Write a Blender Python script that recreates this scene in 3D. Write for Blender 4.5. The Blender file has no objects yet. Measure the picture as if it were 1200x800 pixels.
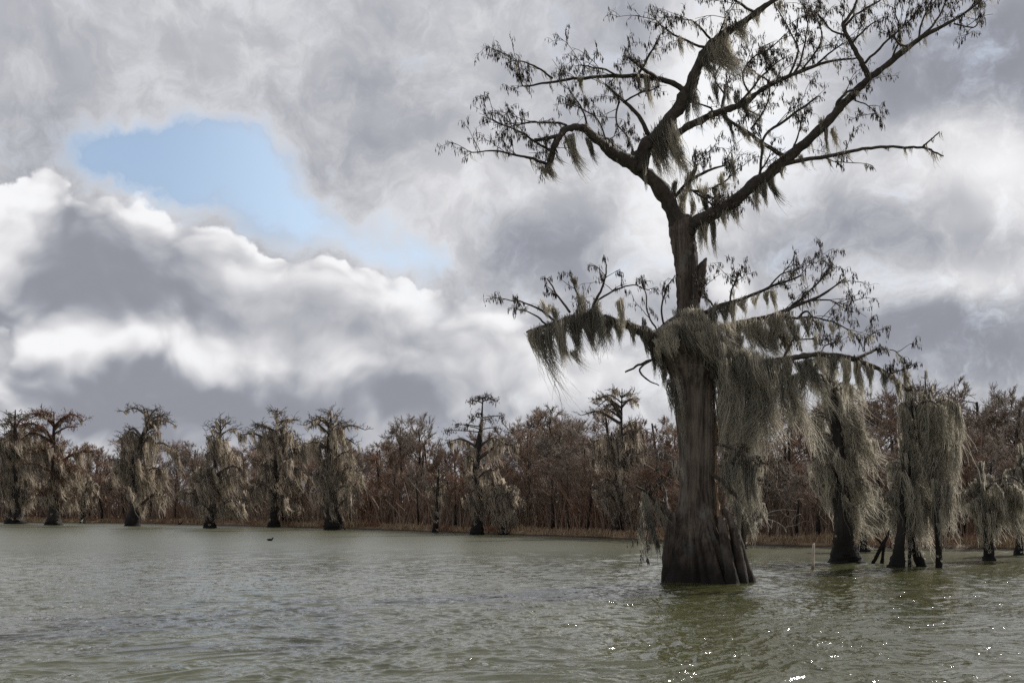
import bpy, math, random
import numpy as np
from mathutils import Vector

SEED = 11
random.seed(SEED)
RNG = np.random.default_rng(SEED)
F = 1287.0          # focal length in pixels of a 1200 px wide picture
EYE = 2.0           # eye height above the water
HZ = 600.0          # picture row of the horizon

scene = bpy.context.scene
COL = scene.collection


def at(px, py, D):
    return np.array([(px - 600.0) / F * D, D, EYE + (HZ - py) / F * D])


def dist(py):
    return EYE * F / (py - HZ)


# ------------------------------------------------------------------ meshes
class MB:
    """collects tubes, ribbons and spindles, then links them as one mesh"""

    def __init__(self):
        self.v, self.q, self.t, self.tint, self.n = [], [], [], [], 0

    def add(self, v, quads=None, tris=None, tint=0.5):
        v = np.asarray(v, dtype=np.float64).reshape(-1, 3)
        if quads is not None and len(quads):
            self.q.append(np.asarray(quads, dtype=np.int64) + self.n)
        if tris is not None and len(tris):
            self.t.append(np.asarray(tris, dtype=np.int64) + self.n)
        self.v.append(v)
        tt = np.broadcast_to(np.asarray(tint, dtype=np.float64), (len(v),)) if np.ndim(tint) == 0 else np.asarray(tint)
        self.tint.append(tt)
        self.n += len(v)

    def tube(self, P, R, n=6, rough=0.0, cap=True, tint=0.5):
        P = np.asarray(P, float)
        R = np.asarray(R, float)
        m = len(P)
        T = np.gradient(P, axis=0)
        T /= np.linalg.norm(T, axis=1)[:, None] + 1e-9
        ref = np.array([0.0, 1.0, 0.0])
        U = np.cross(T, ref)
        ln = np.linalg.norm(U, axis=1)
        bad = ln < 0.15
        U[bad] = np.cross(T[bad], np.array([1.0, 0, 0]))
        U /= np.linalg.norm(U, axis=1)[:, None] + 1e-9
        W = np.cross(T, U)
        a = np.arange(n) / n * 2 * math.pi
        rr = R[:, None] * np.ones((1, n))
        if rough > 0:
            k = RNG.normal(0, 1, (m, n))
            rr = rr * (1 + rough * k)
        V = P[:, None, :] + rr[..., None] * (np.cos(a)[None, :, None] * U[:, None, :] + np.sin(a)[None, :, None] * W[:, None, :])
        V = V.reshape(-1, 3)
        i = np.arange(m - 1)[:, None] * n
        j = np.arange(n)[None, :]
        j2 = (j + 1) % n
        Q = np.stack([i + j, i + j2, i + n + j2, i + n + j], -1).reshape(-1, 4)
        tris = []
        if cap:
            V = np.vstack([V, P[-1] + T[-1] * R[-1] * 0.4, P[0]])
            e = (m - 1) * n
            for k in range(n):
                tris.append((e + k, e + (k + 1) % n, m * n))
                tris.append(((k + 1) % n, k, m * n + 1))
        self.add(V, Q, tris, tint)

    def ribbons(self, PTS, W, tint, end=0.25, flat=None):
        """PTS (N,S,3) centre lines, W (N,) widths; thin tapered blades"""
        N, S, _ = PTS.shape
        if N == 0:
            return
        ang = RNG.uniform(-1.2, 1.2, N) if flat is None else flat
        wv = np.stack([np.cos(ang), np.sin(ang), np.zeros(N)], -1)
        t = np.linspace(0, 1, S)
        prof = (0.55 + 0.9 * t * (1 - t) * 2) * (1 - t) + end * t
        off = wv[:, None, :] * (W[:, None] * prof[None, :] * 0.5)[..., None]
        V = np.stack([PTS - off, PTS + off], 2).reshape(-1, 3)
        b = (np.arange(N) * S * 2)[:, None]
        s = (np.arange(S - 1) * 2)[None, :]
        Q = np.stack([b + s, b + s + 1, b + s + 3, b + s + 2], -1).reshape(-1, 4)
        self.add(V, Q, None, np.repeat(tint, S * 2))

    def twigs(self, A, B, ra, rb, tint=0.5):
        """many straight three-sided twigs from A to B"""
        N = len(A)
        if N == 0:
            return
        A = np.asarray(A); B = np.asarray(B)
        T = B - A
        T /= np.linalg.norm(T, axis=1)[:, None] + 1e-9
        r = np.where(np.abs(T[:, 1:2]) < 0.8, np.array([[0, 1.0, 0]]), np.array([[1.0, 0, 0]]))
        U = np.cross(T, r); U /= np.linalg.norm(U, axis=1)[:, None] + 1e-9
        Wv = np.cross(T, U)
        vs = []
        for (C, rad) in ((A, ra), (B, rb)):
            rad = np.broadcast_to(np.asarray(rad, float), (N,))
            for k in range(3):
                a = k * 2.0944
                vs.append(C + rad[:, None] * (math.cos(a) * U + math.sin(a) * Wv))
        V = np.stack(vs, 1).reshape(-1, 3)
        b = (np.arange(N) * 6)[:, None]
        q = np.array([[0, 1, 4, 3], [1, 2, 5, 4], [2, 0, 3, 5]])
        Q = (b[:, :, None] + q[None]).reshape(-1, 4)
        tn = np.repeat(np.broadcast_to(np.asarray(tint, float), (N,)), 6)
        self.add(V, Q, None, tn)

    def spindles(self, A, B, r, tint=0.5):
        N = len(A)
        if N == 0:
            return
        A = np.asarray(A); B = np.asarray(B)
        M = A * 0.45 + B * 0.55
        r = np.broadcast_to(np.asarray(r, float), (N,))
        vs = [A]
        for k in range(3):
            a = k * 2.0944
            vs.append(M + r[:, None] * np.array([math.cos(a), math.sin(a), 0])[None])
        vs.append(B)
        V = np.stack(vs, 1).reshape(-1, 3)
        b = (np.arange(N) * 5)[:, None, None]
        q = np.array([[0, 1, 2], [0, 2, 3], [0, 3, 1], [4, 2, 1], [4, 3, 2], [4, 1, 3]])
        self.add(V, None, (b + q[None]).reshape(-1, 3), np.repeat(np.broadcast_to(np.asarray(tint, float), (N,)), 5))

    def build(self, name, mat, parent=None, smooth=True, base=None, kind=None):
        V = np.vstack(self.v)
        if base is not None:
            V = V - np.asarray(base)[None]
        me = mesh_from(name, V, np.vstack(self.q) if self.q else None, np.vstack(self.t) if self.t else None, smooth)
        at_ = me.attributes.new('tint', 'FLOAT', 'POINT')
        at_.data.foreach_set('value', np.concatenate(self.tint).astype(np.float32))
        me.materials.append(mat)
        o = bpy.data.objects.new(name, me)
        COL.objects.link(o)
        if parent is not None:
            o.parent = parent
        if kind:
            o['kind'] = kind
        return o


def mesh_from(name, V, Q=None, T=None, smooth=True):
    me = bpy.data.meshes.new(name)
    nq = 0 if Q is None else len(Q)
    nt = 0 if T is None else len(T)
    me.vertices.add(len(V))
    me.vertices.foreach_set('co', np.asarray(V, np.float32).ravel())
    loops = np.concatenate([Q.ravel() if nq else np.zeros(0, int), T.ravel() if nt else np.zeros(0, int)]).astype(np.int32)
    me.loops.add(len(loops))
    me.loops.foreach_set('vertex_index', loops)
    me.polygons.add(nq + nt)
    st = np.concatenate([np.arange(nq) * 4, nq * 4 + np.arange(nt) * 3]).astype(np.int32)
    me.polygons.foreach_set('loop_start', st)
    me.polygons.foreach_set('use_smooth', np.full(nq + nt, smooth, dtype=bool))
    me.update(calc_edges=True)
    me.validate()
    return me


def thing(name, label, cat, loc, group=None):
    o = bpy.data.objects.new(name, None)
    COL.objects.link(o)
    o.location = loc
    o['label'] = label
    o['category'] = cat
    if group:
        o['group'] = group
    return o


def tag(o, label, cat, group=None, kind=None):
    if label: o['label'] = label
    if cat: o['category'] = cat
    if group: o['group'] = group
    if kind: o['kind'] = kind
    return o


def spline(P, k=6):
    """Catmull-Rom through rows of P (any number of columns)"""
    P = np.asarray(P, float)
    if len(P) < 2:
        return P
    E = np.vstack([2 * P[0] - P[1], P, 2 * P[-1] - P[-2]])
    out = []
    for i in range(1, len(E) - 2):
        p0, p1, p2, p3 = E[i - 1], E[i], E[i + 1], E[i + 2]
        for t in np.arange(k) / k:
            out.append(0.5 * (2 * p1 + (p2 - p0) * t + (2 * p0 - 5 * p1 + 4 * p2 - p3) * t * t + (3 * p1 - p0 - 3 * p2 + p3) * t ** 3))
    out.append(P[-1])
    return np.array(out)


def U(a, b, n=None):
    return RNG.uniform(a, b, n)


# ------------------------------------------------------------------ node helper
class NT:
    def __init__(self, tree):
        self.t = tree
        self.n = tree.nodes
        self.l = tree.links

    def new(self, typ, **kw):
        nd = self.n.new(typ)
        for k, v in kw.items():
            setattr(nd, k, v)
        return nd

    def put(self, sock, val):
        if hasattr(val, 'is_output') or isinstance(val, bpy.types.NodeSocket):
            self.l.new(val, sock)
        elif val is not None:
            sock.default_value = val

    def m(self, op, a, b=None, c=None, clamp=False):
        nd = self.new('ShaderNodeMath', operation=op, use_clamp=clamp)
        for i, x in enumerate((a, b, c)):
            if x is not None:
                self.put(nd.inputs[i], x)
        return nd.outputs[0]

    def vm(self, op, a, b=None, c=None):
        nd = self.new('ShaderNodeVectorMath', operation=op)
        for i, x in enumerate((a, b, c)):
            if x is not None:
                self.put(nd.inputs[i], x)
        return nd.outputs['Value'] if op in ('LENGTH', 'DOT_PRODUCT', 'DISTANCE') else nd.outputs['Vector']

    def noise(self, vec, scale, detail=4, rough=0.55, lac=2.0, dist=0.0, col=False):
        nd = self.new('ShaderNodeTexNoise')
        self.put(nd.inputs['Vector'], vec)
        nd.inputs['Scale'].default_value = scale
        nd.inputs['Detail'].default_value = detail
        nd.inputs['Roughness'].default_value = rough
        nd.inputs['Lacunarity'].default_value = lac
        nd.inputs['Distortion'].default_value = dist
        return nd.outputs['Color' if col else 'Fac']

    def smooth(self, x, a, b, lo=0.0, hi=1.0):
        nd = self.new('ShaderNodeMapRange', interpolation_type='SMOOTHSTEP')
        self.put(nd.inputs['Value'], x)
        nd.inputs['From Min'].default_value = a
        nd.inputs['From Max'].default_value = b
        nd.inputs['To Min'].default_value = lo
        nd.inputs['To Max'].default_value = hi
        return nd.outputs[0]

    def lin(self, x, a, b, lo=0.0, hi=1.0):
        nd = self.new('ShaderNodeMapRange')
        self.put(nd.inputs['Value'], x)
        nd.inputs['From Min'].default_value = a
        nd.inputs['From Max'].default_value = b
        nd.inputs['To Min'].default_value = lo
        nd.inputs['To Max'].default_value = hi
        return nd.outputs[0]

    def mix(self, f, a, b):
        nd = self.new('ShaderNodeMix', data_type='RGBA')
        self.put(nd.inputs[0], f)
        for s, x in ((nd.inputs[6], a), (nd.inputs[7], b)):
            if isinstance(x, tuple):
                s.default_value = (x[0], x[1], x[2], 1)
            else:
                self.put(s, x)
        return nd.outputs[2]


def mat_new(name):
    m = bpy.data.materials.new(name)
    m.use_nodes = True
    N = NT(m.node_tree)
    b = m.node_tree.nodes['Principled BSDF']
    return m, N, b


def bark(name, c0, c1, zs=0.12, scale=6.0, bump=0.6, wet=False, dist=0.03, band=(.6, 2.6, 1.2), lichen=None):
    m, N, b = mat_new(name)
    tc = N.new('ShaderNodeTexCoord').outputs['Object']
    v = N.vm('MULTIPLY', tc, (1, 1, zs))
    n1 = N.noise(v, scale, 6, 0.65)
    n2 = N.noise(tc, 1.3, 3, 0.5)
    n3 = N.noise(N.vm('MULTIPLY', tc, (1, 1, zs * .6)), scale * 3.1, 4, 0.7)
    f = N.smooth(N.m('ADD', N.m('ADD', N.m('MULTIPLY', n1, 0.55), N.m('MULTIPLY', n3, .3)), N.m('MULTIPLY', n2, 0.30)), 0.45, 0.74)
    c = N.mix(f, c0, c1)
    if lichen:
        nl = N.noise(N.vm('MULTIPLY', tc, (1, 1, .45)), 2.3, 6, .65)
        c = N.mix(N.m('MULTIPLY', N.smooth(nl, .52, .66), .7), c, lichen)
    if wet:
        g = N.new('ShaderNodeNewGeometry').outputs['Position']
        sx = N.new('ShaderNodeSeparateXYZ'); N.put(sx.inputs[0], g)
        w = N.smooth(N.m('ADD', sx.outputs[2], N.m('MULTIPLY', n2, band[2])), band[0], band[1])
        c = N.mix(w, (c0[0] * 0.45, c0[1] * 0.42, c0[2] * 0.4), c)
    N.put(b.inputs['Base Color'], c)
    b.inputs['Roughness'].default_value = 0.85
    b.inputs['Specular IOR Level'].default_value = 0.25
    bp = N.new('ShaderNodeBump')
    bp.inputs['Strength'].default_value = bump
    bp.inputs['Distance'].default_value = dist
    N.put(bp.inputs['Height'], N.m('ADD', N.m('MULTIPLY', n1, .65), N.m('MULTIPLY', n3, .35)))
    N.put(b.inputs['Normal'], bp.outputs[0])
    return m


def tinted(name, ca, cb, cc=None, rough=0.8, trans=0.0, nscale=0.6):
    """colour runs from ca to cb with each strand's own tint, cc in patches"""
    m, N, b = mat_new(name)
    a = N.new('ShaderNodeAttribute', attribute_name='tint').outputs['Fac']
    c = N.mix(a, ca, cb)
    if cc is not None:
        g = N.new('ShaderNodeNewGeometry').outputs['Position']
        n = N.noise(g, nscale, 3, 0.6)
        c = N.mix(N.smooth(n, 0.48, 0.68), c, cc)
    N.put(b.inputs['Base Color'], c)
    b.inputs['Roughness'].default_value = rough
    b.inputs['Specular IOR Level'].default_value = 0.15
    if trans > 0:
        out = m.node_tree.nodes['Material Output']
        tr = N.new('ShaderNodeBsdfTranslucent')
        N.put(tr.inputs['Color'], c)
        mx = N.new('ShaderNodeMixShader')
        mx.inputs[0].default_value = trans
        N.l.new(b.outputs[0], mx.inputs[1])
        N.l.new(tr.outputs[0], mx.inputs[2])
        N.l.new(mx.outputs[0], out.inputs['Surface'])
    return m


M = {}
M['bark'] = bark('cypress bark', (0.026, 0.020, 0.016), (0.19, 0.15, 0.118), wet=True, lichen=(.17, .16, .14), scale=7.0, zs=.07, bump=1.0, dist=0.07)
M['limb'] = bark('limb bark', (0.035, 0.029, 0.024), (0.095, 0.08, 0.065), zs=1.0, scale=9.0, bump=0.6)
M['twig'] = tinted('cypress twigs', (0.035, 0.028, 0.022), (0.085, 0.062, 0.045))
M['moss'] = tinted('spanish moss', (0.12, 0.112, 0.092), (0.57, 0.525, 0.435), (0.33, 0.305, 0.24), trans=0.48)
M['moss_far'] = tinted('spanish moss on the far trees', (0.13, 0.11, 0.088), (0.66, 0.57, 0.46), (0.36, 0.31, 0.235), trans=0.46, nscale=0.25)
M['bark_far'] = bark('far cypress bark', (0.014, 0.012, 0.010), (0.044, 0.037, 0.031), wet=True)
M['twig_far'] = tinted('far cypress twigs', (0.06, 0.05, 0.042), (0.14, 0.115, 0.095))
M['russet'] = tinted('russet cypress needles', (0.085, 0.045, 0.032), (0.16, 0.085, 0.055))
M['wood_red'] = tinted('reddish bare twigs', (0.112, 0.080, 0.061), (0.30, 0.22, 0.168), (0.215, 0.126, 0.086), nscale=0.09)
M['wood_grey'] = tinted('grey bare twigs', (0.10, 0.085, 0.07), (0.32, 0.265, 0.22), (0.22, 0.155, 0.115), nscale=0.09)
M['grass'] = tinted('dry shore grass', (0.19, 0.125, 0.08), (0.46, 0.35, 0.22), (0.24, 0.13, 0.085), nscale=0.12)
M['pale'] = bark('bleached wood', (0.22, 0.19, 0.16), (0.45, 0.41, 0.36), zs=0.3, scale=12, bump=0.3)
M['post'] = bark('weathered post', (0.32, 0.27, 0.22), (0.62, 0.55, 0.47), zs=0.2, scale=14, bump=0.4, wet=True, band=(.12, .34, .2))
M['lit_wood'] = bark('sunlit bare wood', (0.20, 0.12, 0.065), (0.42, 0.29, 0.18), zs=0.08, scale=7, bump=0.6)  # exposed wood, its pale tone carries the sunlight on the trunk's edge
M['black'] = tinted('dark plumage', (0.012, 0.012, 0.013), (0.03, 0.028, 0.028))
M['white'] = tinted('white plumage', (0.7, 0.7, 0.68), (0.8, 0.8, 0.78))
M['bill'] = tinted('bill', (0.35, 0.3, 0.22), (0.5, 0.45, 0.35))


# ------------------------------------------------------------------ growth
WIND = np.array([1.0, 0.25, 0.0])


def moss_clump(mb, anchor, L, w, n, drift=0.2, sw=0.03, axis=(1, 0, 0), S=7, conv=0.6, tb=0.5):
    """a hanging, wind-combed tuft of Spanish moss: n strands that gather to a tip"""
    n = int(n)
    axis = np.asarray(axis, float)
    s = U(-0.5, 0.5, n)
    off = axis[None] * (s * w)[:, None] + RNG.normal(0, 0.18 * w, (n, 3)) * np.array([0.7, 1.0, 0.9])
    l = L * (1 - 0.75 * np.abs(s) ** 0.8 * 1.2) * U(0.55, 1.0, n)
    long_ = U(0, 1, n) < 0.05
    l = np.where(long_, l * 1.25, l)
    t = np.linspace(0, 1, S)[None, :]
    ph = U(0, 6.28) + RNG.normal(0, .7, (n, 1))      # neighbours curl together
    am = U(0.025, 0.10) * L * U(.4, 1.5, (n, 1))
    fq = U(4.0, 9.0) + RNG.normal(0, .8, (n, 1))
    d = drift * U(0.6, 1.4, (n, 1))
    P = np.zeros((n, S, 3))
    P += np.asarray(anchor)[None, None]
    P += off[:, None, :] * (1 - conv * t[..., None] ** 1.2)
    fall = l[:, None] * t
    P[..., 2] -= fall * (1 - 0.35 * d * t)
    P[..., 2] += (l[:, None] * U(0, .09, (n, 1))) * np.sin(np.clip(t * 3.2, 0, 1) * math.pi)
    P += WIND[None, None] * (d * l[:, None] * t ** 1.7)[..., None]
    P[..., 0] += am * np.sin(ph + fq * t) * (.25 + .75 * t)
    P[..., 1] += am * np.cos(ph * 1.3 + fq * .8 * t) * (.25 + .75 * t)
    tint = np.clip(RNG.normal(tb, 0.33) + RNG.normal(0, 0.2, n), 0, 1)  # wide spread stands in for sunlit and shaded tufts
    mb.ribbons(P, sw * U(0.6, 1.3, n), tint)


def spray(mb, p, d, L, r, sc, depth=2, tass=True, droop=0.25, kids=5, tint=0.5, spread=0.66):
    """a bare side branch with twiglets and hanging tassels; sc = metres per picture pixel"""
    K = 6
    pts = [np.array(p, float)]
    d = np.array(d, float)
    d /= np.linalg.norm(d) + 1e-9
    step = L / (K - 1)
    for i in range(K - 1):
        d = d + RNG.normal(0, 0.10, 3) + np.array([0, 0, -droop * 0.22 * (i - 1)])
        d /= np.linalg.norm(d)
        pts.append(pts[-1] + d * step)
    pts = np.array(pts)
    if depth >= 2:
        mb.tube(pts, np.linspace(r, r * 0.45, K), 4, cap=False, tint=tint)
    else:
        mb.twigs(pts[:-1], pts[1:], np.linspace(r, r * 0.5, K - 1), np.linspace(r * 0.9, r * 0.4, K - 1), tint)
    if depth > 0:
        for k in range(kids):
            f = U(0.2, 1.0)
            i = min(int(f * (K - 1)), K - 2)
            q = pts[i] + (pts[i + 1] - pts[i]) * (f * (K - 1) - i)
            dd = (pts[i + 1] - pts[i]) / step + RNG.normal(0, spread, 3) * np.array([1, 0.9, 1]) + np.array([0, 0, 0.1])
            spray(mb, q, dd, L * U(0.3, 0.55), max(r * 0.6, 0.26 * sc), sc, depth - 1, tass, droop * 1.6, max(3, kids - 1), tint, spread)
    if tass and depth <= 1:
        nt = int(U(1.0, 5.2))
        for _ in range(nt):
            i = int(U(1, K))
            q = pts[min(i, K - 1)] + RNG.normal(0, 0.5 * sc, 3)
            ll = sc * U(2.5, 8.0)
            q2 = q + np.array([U(-0.15, 0.3) * ll, U(-0.2, 0.2) * ll, -ll])
            mb.spindles(q[None], q2[None], sc * U(0.35, 0.7), U(0.0, 0.5))
    return pts


# ================================================================== THE NEAR CYPRESS
D0 = 32.0
S0 = D0 / F
base0 = at(826, 680.4, D0)
base0[2] = 0.0
hero = thing('cypress_tree', 'largest foremost cypress with a flared trunk and forked bare crown, alone in open water',
             'tree', base0)


def hpt(px, py, dy=0.0):
    return at(px, py, D0 + dy)


def make_trunk():
    mb = MB()
    sil = [(696, 774, 888), (683, 777, 883), (676, 780, 877), (668, 783, 871), (655, 785, 865), (640, 788, 858), (625, 791, 850),
           (610, 793, 845), (590, 795, 841), (560, 797, 838), (520, 795, 838), (490, 792, 838), (460, 790, 838), (440, 785, 842),
           (425, 777, 846), (410, 767, 847), (395, 763, 843), (384, 772, 836), (374, 784, 827), (368, 795, 818), (366, 803, 810)]
    sil = np.array(sil, float)
    rows = spline(sil, 7)
    n = 180
    a = np.arange(n) / n * 2 * math.pi
    # flutes: buttress lobes with sharp valleys between them, plus fine ridges
    rr = np.random.default_rng(5)
    cuts = np.sort((np.arange(15) / 15 * 2 * math.pi + rr.uniform(-.19, .19, 15)) % (2 * math.pi))
    dep = rr.uniform(.5, 1.0, 15)
    gap = np.abs((a[:, None] - cuts[None] + math.pi) % (2 * math.pi) - math.pi)
    fine = sum(A * np.cos(k * a + p) for k, A, p in ((27, .5, 1.1), (34, .45, 3.0), (43, .4, 5.2)))
    wid = sum(A * np.cos(k * a + p) for k, A, p in ((3, .5, 2.0), (5, .5, 1.0)))
    V = []
    for (py, xl, xr) in rows:
        c = hpt((xl + xr) / 2, py)
        r = (xr - xl) / 2 * S0
        low = np.clip((py - 575) / 100, 0, 1)
        valley = -(dep[None] * np.exp(-(gap / (.035 + .05 * low)) ** 1.2)).max(1)
        w = 1 + (.05 + .15 * low) * valley + .05 * low * wid + (0.018 + 0.008 * low) * fine + .05 * low + rr.normal(0, 0.007, n)
        ry = r * (0.95 if py > 430 else 0.85)
        tw = .06 * math.sin(py * .03)
        for k in range(n):
            V.append((c[0] + r * w[k] * math.cos(a[k] + tw), c[1] + ry * w[k] * math.sin(a[k] + tw), c[2]))
    m = len(rows)
    i = np.arange(m - 1)[:, None] * n
    j = np.arange(n)[None, :]
    Q = np.stack([i + j, i + n + j, i + n + (j + 1) % n, i + (j + 1) % n], -1).reshape(-1, 4)
    mb.add(V, Q)
    # the thinner leader that carries on above the broken shoulder
    up = spline([(808, 420, 13, 0), (807, 385, 13.5, 0), (807, 358, 13.5, 0), (806, 330, 13.5, 0), (804, 305, 14, 0), (801, 285, 14.5, 0), (799, 268, 15.5, 0), (797, 255, 13, 0)], 7)
    P = np.array([hpt(x, y, d) for x, y, r, d in up])
    mb.tube(P, up[:, 2] * S0, 26, rough=0.035)
    # jagged stub beside the leader
    st = spline([(812, 352, 9, -.1), (817, 335, 8.5, -.1), (821, 320, 7, -.1), (825, 308, 3.5, -.1), (828, 302, .8, -.1)], 4)
    mb.tube(np.array([hpt(x, y, d) for x, y, r, d in st]), st[:, 2] * S0, 12, rough=0.12)
    # buttress roots and burls at the water line
    for pts in ([(848, 596, 4, -.3), (858, 612, 5, -.45), (866, 640, 6, -.5), (874, 668, 7, -.6), (881, 692, 9, -.7)],
                [(855, 600, 4, -.5), (860, 625, 5, -.7), (866, 655, 6, -.85), (870, 692, 8, -1.0)],
                [(845, 605, 4, -.7), (850, 640, 6, -.95), (856, 670, 7, -1.15), (860, 692, 9, -1.25)],
                [(866, 602, 2, .1), (869, 610, 5, .1), (868, 628, 7, .1), (862, 655, 9, .1), (864, 692, 12, .1)],
                [(789, 600, 3, -.1), (787, 620, 7, -.1), (786, 645, 9, -.1), (786, 692, 12, -.1)],
                [(783, 604, 2.5, .1), (785, 614, 6, .1), (788, 640, 8, .1), (790, 692, 12, .1)]):
        q = spline(pts, 5)
        mb.tube(np.array([hpt(x, y, d) for x, y, r, d in q]), q[:, 2] * S0, 12, rough=0.07)
    return mb.build('trunk', M['bark'], hero, base=base0)


trunk = make_trunk()
# bare orange wood strip, the trunk's sunlit right edge put into its colour
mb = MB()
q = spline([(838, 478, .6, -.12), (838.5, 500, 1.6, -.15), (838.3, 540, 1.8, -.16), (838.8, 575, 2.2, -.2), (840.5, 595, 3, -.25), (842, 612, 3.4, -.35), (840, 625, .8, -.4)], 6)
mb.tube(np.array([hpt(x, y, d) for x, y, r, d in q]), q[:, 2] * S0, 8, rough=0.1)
mb.build('lit_bare_wood', M['lit_wood'], trunk, base=base0)

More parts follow.
